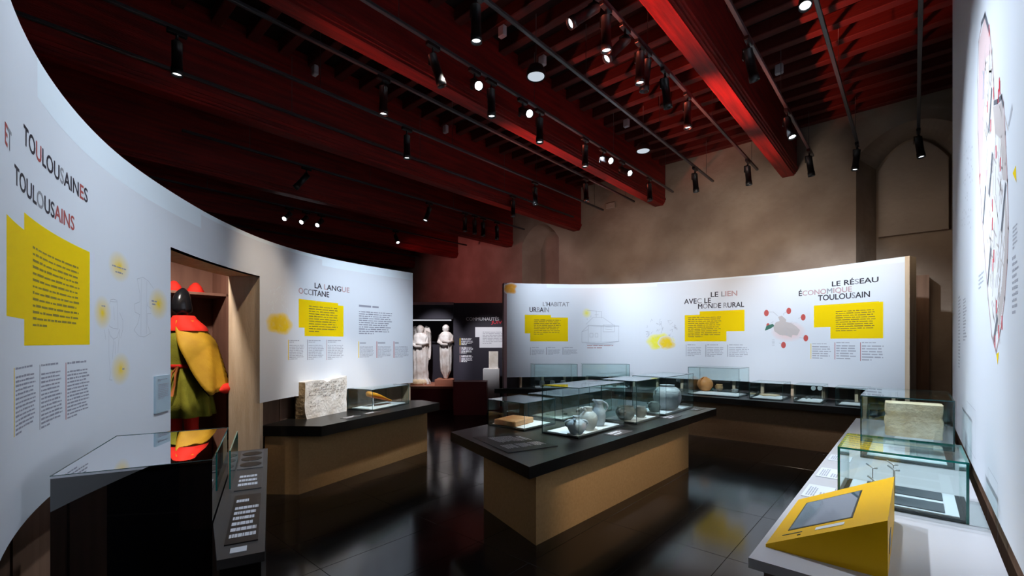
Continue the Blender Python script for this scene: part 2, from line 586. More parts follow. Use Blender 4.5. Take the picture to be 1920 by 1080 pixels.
def text_block(path, parent, x0, y0, x1, y1, n, m, off=0.004, fill=0.46, ragged=0.25, zref='l', name='text_block', short_last=True):
    """lines too small to read: rows of word-long dashes. (x0,y0)-(x1,y1): left top, right bottom as seen; rows level"""
    s0 = path.hit(x0)
    s1 = path.hit(x1)
    xr = x0 if zref == 'l' else x1
    z1 = path.hit(xr, y0)[1]
    z0 = path.hit(xr, y1)[1]
    mb = MB()
    p = (z1 - z0) / n
    if m == 'text_on_yellow':
        fill = 0.36
    for i in range(n):
        zt = z1 - i * p
        e = s1 - (s1 - s0) * PRNG.random() * ragged
        if i == n - 1 and short_last:
            e = s0 + (s1 - s0) * (0.3 + 0.4 * PRNG.random())
        t = s0
        while t < e - 0.3 * p:
            w = min(p * PRNG.uniform(0.8, 3.6), e - t)
            h = p * fill * PRNG.uniform(0.8, 1.15)
            path.sheet(mb, t, t + w, zt - p * 0.75, zt - p * 0.75 + h, off)
            t += w + p * 0.35
    return tag(obj(name, mb, M[m], parent), kind='stuff')


def poly_print(path, parent, pix, m, off=0.003, name='print', w=None, closed=False):
    """w None: filled convex-ish polygon fan; else polyline of that width. pix: picture positions on the surface"""
    q = [path.hit(x, y) for x, y in pix]
    mb = MB()
    if w is None:
        cs, cz = sum(a for a, b in q) / len(q), sum(b for a, b in q) / len(q)
        ring = []
        for t, z in q + [(cs, cz)]:
            p = path.at(t, off)
            ring.append((p.x, p.y, z))
        n = len(q)
        mb.add(ring, [(i, (i + 1) % n, n) for i in range(n)])
    else:
        line_mb(path, mb, q, w, off, closed)
    return obj(name, mb, M[m], parent)


def line_mb(path, mb, q, w, off, closed=False, mi=0):
    if closed:
        q = q + [q[0]]
    for (a, b), (c, d) in zip(q, q[1:]):
        l = math.hypot(c - a, d - b)
        if l < 1e-5:
            continue
        nx, nz = -(d - b) / l * w / 2, (c - a) / l * w / 2
        ex, ez = (c - a) / l * w / 2, (d - b) / l * w / 2
        vs = []
        for t, z in ((a - ex + nx, b - ez + nz), (a - ex - nx, b - ez - nz), (c + ex - nx, d + ez - nz), (c + ex + nx, d + ez + nz)):
            p = path.at(t, off)
            vs.append((p.x, p.y, z))
        mb.add(vs, [(0, 1, 2, 3)], mi)


def rects_print(path, parent, rects, m, off=0.003, name='print'):
    """level rectangles given as (left x, right x, top y at left, bottom y at left)"""
    mb = MB()
    for i, (x0, x1, yt, yb) in enumerate(rects):
        s0, z1 = path.hit(x0, yt)
        s1 = path.hit(x1)
        z0 = path.hit(x0, yb)[1]
        path.sheet(mb, s0, s1, z0, z1, off + 0.001 * i)
    return obj(name, mb, M[m], parent)


def blot(path, parent, x, y, rx, ry, m='fuzz', off=0.005, name='blot', power=1.0, lump=0.0, hard=0.0):
    """printed blot; rx, ry in picture units at its place"""
    s0, z0 = path.hit(x, y)
    sr = abs(path.hit(x + rx) - path.hit(x - rx)) / 2
    zr = abs(path.hit(x, y - ry)[1] - path.hit(x, y + ry)[1]) / 2
    mb = MB()
    NR, NA = 7, 28
    vs, at, fs = [], [], []
    p = path.at(s0, off)
    vs.append((p.x, p.y, z0))
    at.append(1.0)
    for i in range(1, NR + 1):
        r = i / NR
        for k in range(NA):
            a = 2 * math.pi * k / NA
            q = r * (1 + lump * noise.noise((math.cos(a) * 1.7 + x, math.sin(a) * 1.7 + y, 0.3)))
            p = path.at(s0 + sr * q * math.cos(a), off)
            vs.append((p.x, p.y, z0 + zr * q * math.sin(a)))
            v = 1.0 if r < hard else (1 - (r - hard) / (1 - hard)) ** power
            at.append(v)
    for k in range(NA):
        fs.append((0, 1 + k, 1 + (k + 1) % NA))
        for i in range(NR - 1):
            a, b = 1 + i * NA, 1 + (i + 1) * NA
            fs.append((a + k, b + k, b + (k + 1) % NA, a + (k + 1) % NA))
    mb.add(vs, fs)
    mb.attr = at
    return obj(name, mb, M[m], parent)


def font_mesh(text, cols, bold=0.0, spacing=1.0):
    cu = bpy.data.curves.new('lettering', 'FONT')
    cu.body = text
    cu.resolution_u = 3
    cu.offset = bold
    cu.space_character = spacing
    for i in range(max(cols) + 1 if cols else 1):
        cu.materials.append(None)
    for i, c in enumerate(cols or []):
        cu.body_format[i].material_index = c
    o = bpy.data.objects.new('lettering', cu)
    COL.objects.link(o)
    bpy.context.view_layer.update()
    dg = bpy.context.evaluated_depsgraph_get()
    me = o.evaluated_get(dg).to_mesh()
    vs = [v.co.copy() for v in me.vertices]
    fs = [tuple(p.vertices) for p in me.polygons]
    mi = [p.material_index for p in me.polygons]
    o.evaluated_get(dg).to_mesh_clear()
    bpy.data.objects.remove(o)
    bpy.data.curves.remove(cu)
    return vs, fs, mi


PAL = ['ink', 'ink_red', 'ink_thin', 'ink_pink', 'ink_faint']


def title(path, parent, text, code, xl, yt, yb, xr, off=0.004, name='title', pal=PAL, bold=0.0, weight=0.022):
    """lettering from picture x xl to xr, cap top/base rows yt, yb taken at xl. code: palette digit per character"""
    vs, fs, mi = font_mesh(text, [int(c) for c in code], bold)
    x0, x1 = min(v.x for v in vs), max(v.x for v in vs)
    ym = min(v.y for v in vs)
    y1 = max(v.y for v in vs)
    # accents stick out above the capitals: scale on the cap height
    caph = 0.69 if any(ch in 'ÉÈ' for ch in text) else (y1 - 0.0)
    s0, z1 = path.hit(xl, yt)
    z0 = path.hit(xl, yb)[1]
    s1 = path.hit(xr)
    mb = MB()
    k0 = len(vs)
    for dx, dy, ex in ((-weight, 0.0, 0.0), (weight, 0.0, 0.0006), (0.0, weight, 0.0012), (0.0, -weight * 0.6, 0.0018)):
        base = len(mb.v)
        for v in vs:
            p = path.at(s0 + (s1 - s0) * (v.x + dx - x0) / (x1 - x0), off + ex)
            mb.v.append((p.x, p.y, z0 + (z1 - z0) * (v.y + dy) / caph))
        mb.f += [tuple(i + base for i in f) for f in fs]
        mb.mi += mi
        mb.sm += [False] * len(fs)
    me = mb.mesh(name)
    for p in pal:
        me.materials.append(M[p])
    o = bpy.data.objects.new(name, me)
    COL.objects.link(o)
    o.parent = parent
    o.matrix_parent_inverse = wmat(parent).inverted()
    return tag(o, kind='stuff')

# ================================================================ the setting
W = 8.75                                     # plaster wall at the end of the beams
XL, XR, YB, ZC = -18.0, 0.75, -3.5, 5.12     # far left wall, right wall, wall behind the camera, ceiling boards

floor = obj('floor', MB().box(XL, XR, YB, W + 0.6, -0.12, -0.012), M['floor_base'])
tag(floor, 'dark polished tiled floor of the exhibition room', None, None, 'structure')
tile_me = MB().bevbox(0.001, 0.489, 0.001, 0.979, -0.02, 0.0, 0.001).mesh('floor_tile')
tile_me.materials.append(M['tile'])
TX0, TY0 = -1.955, 0.40
tiles = []
for i in range(-26, 5):
    for j in range(-2, 9):
        x, y = TX0 + i * 0.49, TY0 + j * 0.98
        if x + 0.49 > XR or y + 0.98 > W + 0.05 or x < -14:
            continue
        lat, d = CS * (x + 0.25) + SN * (y + 0.5), -SN * (x + 0.25) + CS * (y + 0.5)
        if d < 1.9 or abs(lat / d) > 1.35:
            continue
        tiles.append((d, x, y))
tiles.sort()
for d, x, y in tiles[:295]:
    o = bpy.data.objects.new('floor_tile', tile_me)
    COL.objects.link(o)
    o.location = (x, y, 0)
    o.parent = floor
rest = MB()
have = {(round(x, 3), round(y, 3)) for d, x, y in tiles[:295]}
for i in range(-33, 6):
    for j in range(-4, 9):
        x, y = TX0 + i * 0.49, TY0 + j * 0.98
        if (round(x, 3), round(y, 3)) in have or x + 0.49 > XR or y + 0.98 > W + 0.3:
            continue
        rest.box(x + 0.002, x + 0.488, y + 0.002, y + 0.978, -0.02, 0.0)
tag(obj('floor_tiles_beyond', rest, M['tile'], floor), kind='stuff')

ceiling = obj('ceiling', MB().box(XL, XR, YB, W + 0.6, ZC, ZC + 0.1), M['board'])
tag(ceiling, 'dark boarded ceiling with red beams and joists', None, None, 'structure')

# beams: end of the lower left edge as seen at the plaster wall
ends = [(1461, 335), (1224, 389), (1072, 435), (948, 465), (848, 485), (769, 504)]
BEAMS = []
for px, py in ends:
    x, y, z = PB(px, py, W)
    BEAMS.append((x, z))
BEAMS += [(BEAMS[-1][0] - 2.1, BEAMS[-1][1]), (BEAMS[-1][0] - 4.2, BEAMS[-1][1])]
BW = 0.27
for x, z in BEAMS:
    if x - 0.05 < XL:
        continue
    h = [(0.05, 0.0), (BW - 0.05, 0.0), (BW - 0.05, 0.025), (BW - 0.03, 0.025), (BW - 0.03, 0.055), (BW - 0.012, 0.055),
         (BW - 0.012, 0.09), (BW + 0.004, 0.09), (BW + 0.004, 0.135), (BW - 0.012, 0.135), (BW - 0.012, ZC - z - 0.01), (0.012, ZC - z - 0.01), (0.012, 0.135),
         (-0.004, 0.135), (-0.004, 0.09), (0.012, 0.09), (0.012, 0.055), (0.03, 0.055), (0.03, 0.025), (0.05, 0.025)]
    mb = MB()
    n = len(h)
    vs = [(x + a, YB, z + b) for a, b in h] + [(x + a, W + 0.02, z + b) for a, b in h]
    fs = [(i, (i + 1) % n, (i + 1) % n + n, i + n) for i in range(n)]
    fs += [tuple(range(n))[::-1], tuple(range(n, 2 * n))]
    mb.add(vs, fs)
    obj('beam', mb, M['beam'], ceiling)
# joists, shared mesh per bay
edges = [XR] + [b[0] for b in BEAMS]
for k in range(len(edges) - 1):
    right = edges[k] - (0.0 if k == 0 else 0.0)
    left = edges[k + 1] + BW - 0.012
    right = edges[k] + (0.012 if k else 0.0)
    if left < XL:
        break
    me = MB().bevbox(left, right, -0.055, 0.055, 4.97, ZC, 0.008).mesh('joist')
    me.materials.append(M['joist'])
    j = 0
    y = 8.52
    while y > 0.2:
        o = bpy.data.objects.new('joist', me)
        COL.objects.link(o)
        o.location = (0, y, 0)
        o.parent = ceiling
        y -= 0.35
        if k > 4 and y < 3:
            break

# plaster wall with two arched niches
def arch(n0, n1, spring, rise):
    def f(x):
        u = (x - n0) / (n1 - n0) * 2 - 1
        return spring + rise * (1 - u * u)
    return f

na, nb = PB(979, 500, W)[0], PB(1048, 500, W)[0]
NICHES = [(na, nb, arch(na, nb, 4.0, 0.42)), (PB(1605, 300, W)[0], 0.62, arch(PB(1605, 300, W)[0], 0.62, 4.36, 0.36))]
mb = MB()
def wall_piece(x0, x1, z0, z1):
    mb.add([(x0, W, z0), (x1, W, z0), (x1, W, z1), (x0, W, z1)], [(0, 1, 2, 3)])
cur = XL
for n0, n1, f in NICHES:
    wall_piece(cur, n0, 0, ZC)
    K = 20
    for i in range(K):
        a, b = n0 + (n1 - n0) * i / K, n0 + (n1 - n0) * (i + 1) / K
        fa, fb = f(a), f(b)
        mb.add([(a, W, fa), (b, W, fb), (b, W, ZC), (a, W, ZC)], [(0, 1, 2, 3)])
        # soffit, splayed a little inwards
        ia, ib = n0 + 0.22 + (n1 - n0 - 0.44) * i / K, n0 + 0.22 + (n1 - n0 - 0.44) * (i + 1) / K
        mb.add([(a, W, fa), (b, W, fb), (ib, W + 0.5, fb - 0.1), (ia, W + 0.5, fa - 0.1)], [(0, 3, 2, 1)])
        mb.add([(ia, W + 0.5, 0), (ib, W + 0.5, 0), (ib, W + 0.5, fb - 0.1), (ia, W + 0.5, fa - 0.1)], [(0, 1, 2, 3)])
    for a, s in ((n0, 1), (n1, -1)):
        mb.add([(a, W, 0), (a + s * 0.22, W + 0.5, 0), (a + s * 0.22, W + 0.5, f(a) - 0.1), (a, W, f(a))], [(0, 1, 2, 3)])
    cur = n1
wall_piece(cur, XR, 0, ZC)
wall_back = obj('wall_back', mb, M['plaster'])
tag(wall_back, 'rough beige lime plaster wall with arched niches', None, None, 'structure')
# blocked-up upper half of the right niche
n0, n1, f = NICHES[1]
K = 14
poly = [(n0 + 0.25 + (n1 - n0 - 0.5) * i / K, f(n0 + (n1 - n0) * i / K) - 0.16) for i in range(K + 1)]
fb = MB()
vs = [(n0 + 0.25, W + 0.40, 3.16), (n1 - 0.25, W + 0.40, 3.16)] + [(a, W + 0.40, b) for a, b in poly[::-1]]
k = len(vs)
vs += [(a, W + 0.5, c) for a, b, c in vs]
fb.add(vs, [tuple(range(k)), tuple(range(k, 2 * k))[::-1]] + [(i, i + k, (i + 1) % k + k, (i + 1) % k) for i in range(k)])
obj('niche_infill', fb, M['plaster_fill'], wall_back)
# brown box put in for the dark of a deeper slot, same niche
x0 = PB(1714, 600, W + 0.3)[0]
x1 = PB(1742, 600, W + 0.3)[0]
obj('dark_slot_box', MB().box(x0, x1, W + 0.2, W + 0.49, 0, PB(1714, 517, W + 0.2)[2]), M['brown_board'], wall_back)
wall_r = obj('wall_right', MB().box(XR, XR + 0.1, YB, W + 0.6, 0, ZC), M['dark_wall'])
tag(wall_r, 'dark side wall behind the map wall', None, None, 'structure')
wall_l = obj('wall_left', MB().box(XL - 0.1, XL, YB, W + 0.6, 0, ZC), M['dark_wall'])
tag(wall_l, 'dark far side wall beyond the showcases', None, None, 'structure')
wall_n = obj('wall_near', MB().box(XL, XR, YB - 0.1, YB, 0, ZC), M['dark_wall'])
tag(wall_n, 'dark wall behind the viewer', None, None, 'structure')

# ================================================================ curved panel on the left
ZPL = 2.48
top_px = [(13.6, 0), (39, 62), (74, 124), (117, 183), (171, 245), (233, 301), (296, 344), (350, 378), (400, 407),
          (428, 420), (493, 449), (585, 477), (670, 495), (774, 512)]
pl = [C((x - 960) / F * (F * (ZPL - EYE) / (HOR - y)), F * (ZPL - EYE) / (HOR - y)) for x, y in top_px]
LP = Path([C(-1.02, 0.86), C(-1.24, 1.06)] + pl)
s_a, s_b = LP.hit(320), LP.hit(487)
ZB, ZD = 0.93, 2.12
panel_l = thing('curved_panel', 'tall curved white text panel with a wood-framed doorway, left of the room', 'display panel',
                (LP.at(s_a).x, LP.at(s_a).y, 0))
mb = MB()
LP.slab(mb, 0, s_a, ZB, ZPL, -0.05, 0)
LP.slab(mb, s_a, s_b, ZD, ZPL, -0.05, 0)
LP.slab(mb, s_b, LP.L, ZB, ZPL, -0.05, 0)
obj('panel_face', mb, M['panel'], panel_l)
# thickness of the wall round the doorway
mb = MB()
LP.slab(mb, s_b, s_b + 0.05, 0, ZD, -0.30, -0.001)
obj('door_jamb', mb, M['pine'], panel_l)
mb = MB()
LP.slab(mb, s_a - 0.05, s_a, 0, ZD, -0.30, -0.001)
obj('door_jamb', mb, M['pine'], panel_l)
mb = MB()
LP.slab(mb, s_a, s_b, ZD, ZD + 0.05, -0.30, -0.001)
obj('door_lintel', mb, M['pine'], panel_l)
mb = MB()
LP.slab(mb, LP.L - 0.04, LP.L, 0, ZPL, -0.30, -0.051)
obj('end_board', mb, M['pine'], panel_l)
# boards of the recessed lower wall, and the back of the panel
for lo, hi in ((0.0, s_a - 0.06), (s_b + 0.06, LP.L - 0.05)):
    n = int((hi - lo) / 0.21)
    for k in range(n):
        a, b = lo + (hi - lo) * k / n, lo + (hi - lo) * (k + 1) / n
        mb = MB()
        LP.slab(mb, a + 0.003, b - 0.003, 0, ZB + 0.3, -0.20 - 0.006 * (k % 2), -0.17 - 0.006 * (k % 2))
        obj('plank', mb, M['brown_board'], panel_l)
mb = MB()
LP.slab(mb, 0, s_a - 0.05, ZB + 0.3, ZPL - 0.02, -0.32, -0.30)
obj('back_board', mb, M['brown_board'], panel_l)
mb = MB()
LP.slab(mb, s_b + 0.05, LP.L, ZB + 0.3, ZPL - 0.02, -0.32, -0.30)
obj('back_board', mb, M['brown_board'], panel_l)
# projector light along the top edge, put into paler sheets
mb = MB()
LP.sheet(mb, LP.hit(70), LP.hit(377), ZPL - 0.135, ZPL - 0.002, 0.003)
obj('top_light_band', mb, M['strip'], panel_l)
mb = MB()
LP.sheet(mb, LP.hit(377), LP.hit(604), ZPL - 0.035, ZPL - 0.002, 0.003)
obj('top_light_band', mb, M['strip'], panel_l)
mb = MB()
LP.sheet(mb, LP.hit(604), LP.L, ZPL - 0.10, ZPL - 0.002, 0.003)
obj('top_light_band', mb, M['strip'], panel_l)
# writing
title(LP, panel_l, 'ET', '12', 9, 228, 268, 21)
title(LP, panel_l, 'TOULOUSAINES', '001000200010', 44, 232, 268, 164)
title(LP, panel_l, 'TOULOUSAINS', '00002001111', 27, 307, 343, 139)
rects_print(LP, panel_l, [(12, 46, 401, 592), (45, 168, 398, 648)], 'yellow', name='yellow_box')
text_block(LP, panel_l, 61, 456, 149, 614, 13, 'text_on_yellow', off=0.006, ragged=0.08)
for x0, yt, x1, yb, m in ((26, 690, 67, 820, 'yellow'), (74, 684, 117, 806, 'ink_thin'), (123, 680, 168, 787, 'ink_red')):
    rects_print(LP, panel_l, [(x0, x0 + 1.2, yt, yb)], m, name='column_rule')
    text_block(LP, panel_l, x0 + 3, yt - 3, x1 - 6, yt + 5, 1, 'text', ragged=0.05, short_last=False)
    text_block(LP, panel_l, x0 + 3, yt + 14, x1, yb, 14, 'text', ragged=0.15)
for x, y, rx, ry in ((223, 500, 21, 30), (192, 586, 17, 33), (297, 570, 19, 31), (226, 692, 19, 32)):
    blot(LP, panel_l, x, y, rx, ry)
for x0, x1, y in ((210, 236, 495), (216, 230, 507), (190, 197, 571), (284, 294, 562), (285, 292, 568), (229, 234, 690)):
    text_block(LP, panel_l, x0, y, x1, y + 4.5, 1, 'text', off=0.007, ragged=0.0, short_last=False, fill=0.6)
mb = MB()
fig = [[(206, 569), (207, 562), (213, 561), (219, 563), (220, 575), (221, 610), (221, 617), (213, 616), (205, 612), (205, 585), (206, 569)],
       [(207, 565), (213, 566), (219, 566)], [(213, 575), (214, 600)], [(198, 588), (196, 620), (198, 637)],
       [(224, 586), (230, 600), (230, 618), (226, 634)], [(203, 617), (207, 630), (213, 636), (220, 632), (224, 617)],
       [(204, 620), (204, 665), (207, 700), (205, 712), (210, 713)], [(213, 636), (211, 670), (210, 712)],
       [(224, 620), (221, 660), (218, 690), (218, 712), (224, 710)], [(215, 640), (217, 668), (217, 690)],
       [(257, 523), (268, 520), (278, 527), (288, 541), (281, 553), (276, 573), (288, 582), (288, 588), (276, 588), (276, 608), (282, 625), (270, 632), (260, 630), (251, 619), (258, 607), (262, 590), (253, 585), (252, 570), (262, 566), (262, 550), (257, 523)],
       [(265, 523), (264, 628)], [(275, 528), (274, 626)]]
for l in fig:
    line_mb(LP, mb, [LP.hit(x, y) for x, y in l], 0.0022, 0.004)
tag(obj('line_drawing', mb, M['ink_faint'], panel_l), kind='stuff')
# right half: LA LANGUE OCCITANE
title(LP, panel_l, 'LA LANGUE', '000300033', 590, 530, 540, 655)
title(LP, panel_l, 'OCCITANE', '32200000', 560, 539, 550, 617)
rects_print(LP, panel_l, [(560, 634, 560, 614), (571, 644, 566, 630)], 'yellow', name='yellow_box')
text_block(LP, panel_l, 579, 571, 633, 623, 11, 'text_on_yellow', off=0.006, ragged=0.1)
text_block(LP, panel_l, 673, 569, 710, 577, 1, 'text', ragged=0, short_last=False)
text_block(LP, panel_l, 673, 582, 735, 627, 11, 'text', ragged=0.12)
for k, (x0, x1, m) in enumerate(((540, 570, 'yellow'), (576, 607, 'ink_thin'), (612, 644, 'ink_pink'),
                                 (672, 701, 'yellow'), (706, 734, 'ink_red'), (738, 766, 'ink_red'))):
    yt, yb = (637, 675) if k < 3 else (640, 671)
    rects_print(LP, panel_l, [(x0, x0 + 1.2, yt, yb)], m, name='column_rule')
    text_block(LP, panel_l, x0 + 2.5, yt, x1 - 4, yt + 6, 2 if k < 3 else 1, 'text_faint', ragged=0.2)
    text_block(LP, panel_l, x0 + 2.5, yt + 9, x1, yb, 9, 'text_faint', ragged=0.12)
blot(LP, panel_l, 524, 608, 25, 22, power=0.5, lump=0.22, hard=0.6)
mb = MB()
for k in range(26):
    x, y = 515 + PRNG.uniform(-10, 22), 560 + PRNG.uniform(-22, 30)
    line_mb(LP, mb, [LP.hit(x, y), LP.hit(x + PRNG.uniform(-4, 4), y + PRNG.uniform(-5, 5)), LP.hit(x + PRNG.uniform(-5, 5), y + PRNG.uniform(2, 8))], 0.003, 0.003)
tag(obj('line_drawing', mb, M['map_white'] if False else M['strip'], panel_l), kind='stuff')
# small bluish label plate by the doorway
mb = MB()
s0, z1 = LP.hit(288, 706)
z0 = LP.hit(288, 776)[1]
LP.slab(mb, s0, LP.hit(315), z0, z1, 0.001, 0.012)
pl_ = obj('label_plate', mb, mat('pale_blue_plate', (0.42, 0.54, 0.62), 0.5))
tag(pl_, 'small pale blue label plate on the curved panel beside the doorway', 'label plate')
text_block(LP, pl_, 291, 711, 309, 716, 2, 'text', off=0.014, ragged=0.2)
text_block(LP, pl_, 292, 720, 312, 750, 9, 'text_faint', off=0.014, ragged=0.1)

# ================================================================ curved panel at the back
ZPR = 2.64
top_px = [(944.7, 530.4), (1024, 532.5), (1102, 533.3), (1180, 532), (1258.5, 527.8), (1336.7, 522), (1415, 515.6),
          (1488, 508.5), (1592.5, 494.7), (1696.7, 480.8)]
pr = [C((x - 960) / F * (F * (ZPR - EYE) / (HOR - y)), F * (ZPR - EYE) / (HOR - y)) for x, y in top_px]
RP = Path(pr)
ZBR = 0.83
panel_r = thing('curved_panel', 'wide curved white text panel in front of the plaster wall', 'display panel', (RP.at(1).x, RP.at(1).y, 0))
mb = MB()
RP.slab(mb, 0.06, RP.L, ZBR, ZPR, -0.05, 0)
obj('panel_face', mb, M['panel'], panel_r)
mb = MB()
RP.slab(mb, 0.0, 0.06, 0, ZPR, -0.16, 0.004)
obj('end_board', mb, M['pink_edge'], panel_r)
mb = MB()
RP.slab(mb, RP.L, RP.L + 0.001, 0, ZPR, -0.20, -0.002)
e0, e1 = RP.at(RP.L, 0.0), RP.at(RP.L, -0.20)
dr = (RP.P[-1] - RP.P[-2]).normalized() * 0.05
mb = MB().prism([(e0.x, e0.y), (e0.x + dr.x, e0.y + dr.y), (e1.x + dr.x, e1.y + dr.y), (e1.x, e1.y)], 0, ZPR)
obj('end_board', mb, M['pine'], panel_r)
mb = MB()
RP.slab(mb, 0.06, RP.L, ZBR, ZPR - 0.02, -0.16, -0.13)
obj('back_board', mb, M['brown_board'], panel_r)
mb = MB()
RP.slab(mb, 0.06, RP.L, 0, ZBR, -0.19, -0.16)
obj('dark_backing', mb, M['dark_wall'], panel_r)
nst = 15
for k in range(nst):
    t = 0.35 + (RP.L - 0.5) * k / (nst - 1)
    mb = MB()
    RP.slab(mb, t - 0.022, t + 0.022, 0, ZBR, -0.14, -0.07)
    obj('stud', mb, M['pine'], panel_r)
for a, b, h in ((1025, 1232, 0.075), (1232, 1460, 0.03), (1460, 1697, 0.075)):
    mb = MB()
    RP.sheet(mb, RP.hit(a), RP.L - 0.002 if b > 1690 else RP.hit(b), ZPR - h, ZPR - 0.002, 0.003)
    obj('top_light_band', mb, M['strip'], panel_r)  # band of projector light, put into the colour of a sheet
blot(RP, panel_r, 957, 541, 13, 11, 'fuzz_orange', power=0.5, hard=0.65, lump=0.3)
title(RP, panel_r, "L'HABITAT", '220222222', 1018, 566, 574, 1067)
title(RP, panel_r, 'URBAIN', '002022', 993, 576, 585, 1029)
rects_print(RP, panel_r, [(984, 1033, 590, 625), (994, 1065, 595, 640)], 'yellow', name='yellow_box')
text_block(RP, panel_r, 1001, 598, 1052, 628, 9, 'text_on_yellow', off=0.006, ragged=0.12)
title(RP, panel_r, 'LE LIEN', '0002333', 1333, 548, 557, 1382)
title(RP, panel_r, 'AVEC LE', '0002000', 1283, 561, 570, 1333)
title(RP, panel_r, 'MONDE RURAL', '02020020000', 1309, 570, 579, 1395)
rects_print(RP, panel_r, [(1284, 1362, 591, 640), (1312, 1396, 584, 622)], 'yellow', name='yellow_box')
text_block(RP, panel_r, 1290, 594, 1353, 633, 11, 'text_on_yellow', off=0.006, ragged=0.1)
title(RP, panel_r, 'LE RÉSEAU', '000002000', 1560, 528, 537, 1647)
title(RP, panel_r, 'ÉCONOMIQUE', '0333323333', 1498, 546, 555, 1597)
title(RP, panel_r, 'TOULOUSAIN', '0000002000', 1534, 554, 564, 1631)
rects_print(RP, panel_r, [(1526, 1648, 573, 614), (1557, 1656, 572, 635)], 'yellow', name='yellow_box')
text_block(RP, panel_r, 1567, 582, 1642, 622, 10, 'text_on_yellow', off=0.006, ragged=0.1)
for x0, x1, yt, yb, m in ((994, 1021, 651, 666, 'text_faint'), (1024, 1051, 651, 665, 'ink_thin'), (1055, 1083, 651, 665, 'ink_thin'),
                          (1286, 1315, 646, 668, 'text_faint'), (1323, 1357, 646, 669, 'ink_thin'), (1364, 1404, 646, 669, 'ink_thin'),
                          (1520, 1558, 644, 673, 'yellow'), (1565, 1606, 642, 674, 'ink_red'), (1613, 1657, 642, 677, 'ink_red')):
    rects_print(RP, panel_r, [(x0, x0 + 1.1, yt, yb)], m, name='column_rule')
    text_block(RP, panel_r, x0 + 3, yt - 1, x1 - 8, yt + 2, 1, 'text_faint', ragged=0.2, short_last=False)
    text_block(RP, panel_r, x0 + 3, yt + 4, x1, yb, 6, 'text_faint', ragged=0.12)
# drawings
mb = MB()
house = [[(1091, 642), (1091, 622), (1103, 610), (1160, 611), (1160, 640), (1091, 642)], [(1103, 610), (1103, 641)], [(1127, 610), (1127, 641)],
         [(1091, 622), (1103, 618)], [(1099, 608), (1112, 595), (1130, 595), (1150, 609)], [(1101, 600), (1101, 582), (1128, 584), (1128, 596)],
         [(1108, 582), (1108, 595)], [(1118, 583), (1118, 595)], [(1131, 609), (1152, 609), (1152, 622), (1131, 622), (1131, 609)],
         [(1106, 625), (1106, 632), (1112, 632), (1112, 625), (1106, 625)], [(1116, 625), (1116, 632), (1121, 632), (1121, 625), (1116, 625)],
         [(1135, 613), (1148, 614)], [(1135, 617), (1148, 618)], [(1100, 645), (1150, 645)], [(1115, 590), (1122, 590)]]
for l in house:
    line_mb(RP, mb, [RP.hit(x, y) for x, y in l], 0.006, 0.004)
tag(obj('line_drawing', mb, M['ink_faint'], panel_r), kind='stuff')
text_block(RP, panel_r, 1101, 646, 1150, 654, 2, 'ink_pink', ragged=0.2)
blot(RP, panel_r, 1100, 587, 9, 10, 'fuzz_lemon')
blot(RP, panel_r, 1240, 641, 26, 17, 'fuzz_lemon', power=0.4, lump=0.35, hard=0.55)
blot(RP, panel_r, 1249, 644, 16, 12, 'fuzz', power=0.5, lump=0.35, hard=0.5, off=0.007)
mb = MB()
for k in range(34):
    x, y = PRNG.uniform(1211, 1268), PRNG.uniform(602, 636)
    q = [RP.hit(x, y), RP.hit(x + PRNG.uniform(-5, 5), y + PRNG.uniform(-6, 6)), RP.hit(x + PRNG.uniform(-6, 6), y + PRNG.uniform(-6, 6))]
    line_mb(RP, mb, q, 0.005, 0.004)
tag(obj('line_drawing', mb, M['ink_faint'], panel_r), kind='stuff')
# town map with red roundels
blot(RP, panel_r, 1478, 622, 34, 20, 'fuzz_pink', power=0.8, hard=0.1)
poly_print(RP, panel_r, [(1450, 612), (1455, 604), (1462, 602), (1459, 594), (1466, 592), (1474, 599), (1472, 603), (1484, 606), (1493, 612),
                         (1500, 619), (1495, 629), (1486, 628), (1484, 633), (1474, 629), (1462, 628), (1452, 621)], 'map_grey', off=0.0075, name='town_map')
poly_print(RP, panel_r, [(1434, 620), (1437, 611), (1449, 607), (1452, 611), (1445, 616), (1440, 618)], 'green_print', off=0.009, name='town_map')
mb = MB()
for x, y in ((1437, 587), (1479, 583), (1506, 595), (1511, 634), (1469, 647), (1440, 610)):
    r = 6 if (x, y) != (1440, 610) else 4
    c = RP.hit(x, y)
    rs = abs(RP.hit(x + r * 0.75) - RP.hit(x - r * 0.75)) / 2
    rz = abs(RP.hit(x, y - r)[1] - RP.hit(x, y + r)[1]) / 2
    ring = []
    for k in range(16):
        a = 2 * math.pi * k / 16
        p = RP.at(c[0] + rs * math.cos(a), 0.008)
        ring.append((p.x, p.y, c[1] + rz * math.sin(a)))
    mb.add(ring, [tuple(range(16))])
tag(obj('red_roundels', mb, M['ink_vivid'] if False else mat('roundel_red', (0.55, 0.09, 0.08), 0.6), panel_r), kind='stuff')
mb = MB()
for l in ([(1441, 585), (1450, 585), (1458, 592)], [(1476, 584), (1469, 588), (1470, 591)], [(1502, 595), (1497, 597)], [(1507, 634), (1499, 633)],
          [(1465, 645), (1461, 643)], [(1445, 606), (1450, 603)]):
    line_mb(RP, mb, [RP.hit(x, y) for x, y in l], 0.006, 0.006)
for k in range(40):
    x, y = PRNG.uniform(1456, 1494), PRNG.uniform(605, 627)
    line_mb(RP, mb, [RP.hit(x, y), RP.hit(x + PRNG.uniform(-6, 6), y + PRNG.uniform(-4, 4))], 0.003, 0.009)
for k in range(5):
    line_mb(RP, mb, [RP.hit(1448, 637 + 2.6 * k), RP.hit(1452, 637 + 2.6 * k)], 0.006, 0.005)
tag(obj('line_drawing', mb, M['ink_faint'], panel_r), kind='stuff')

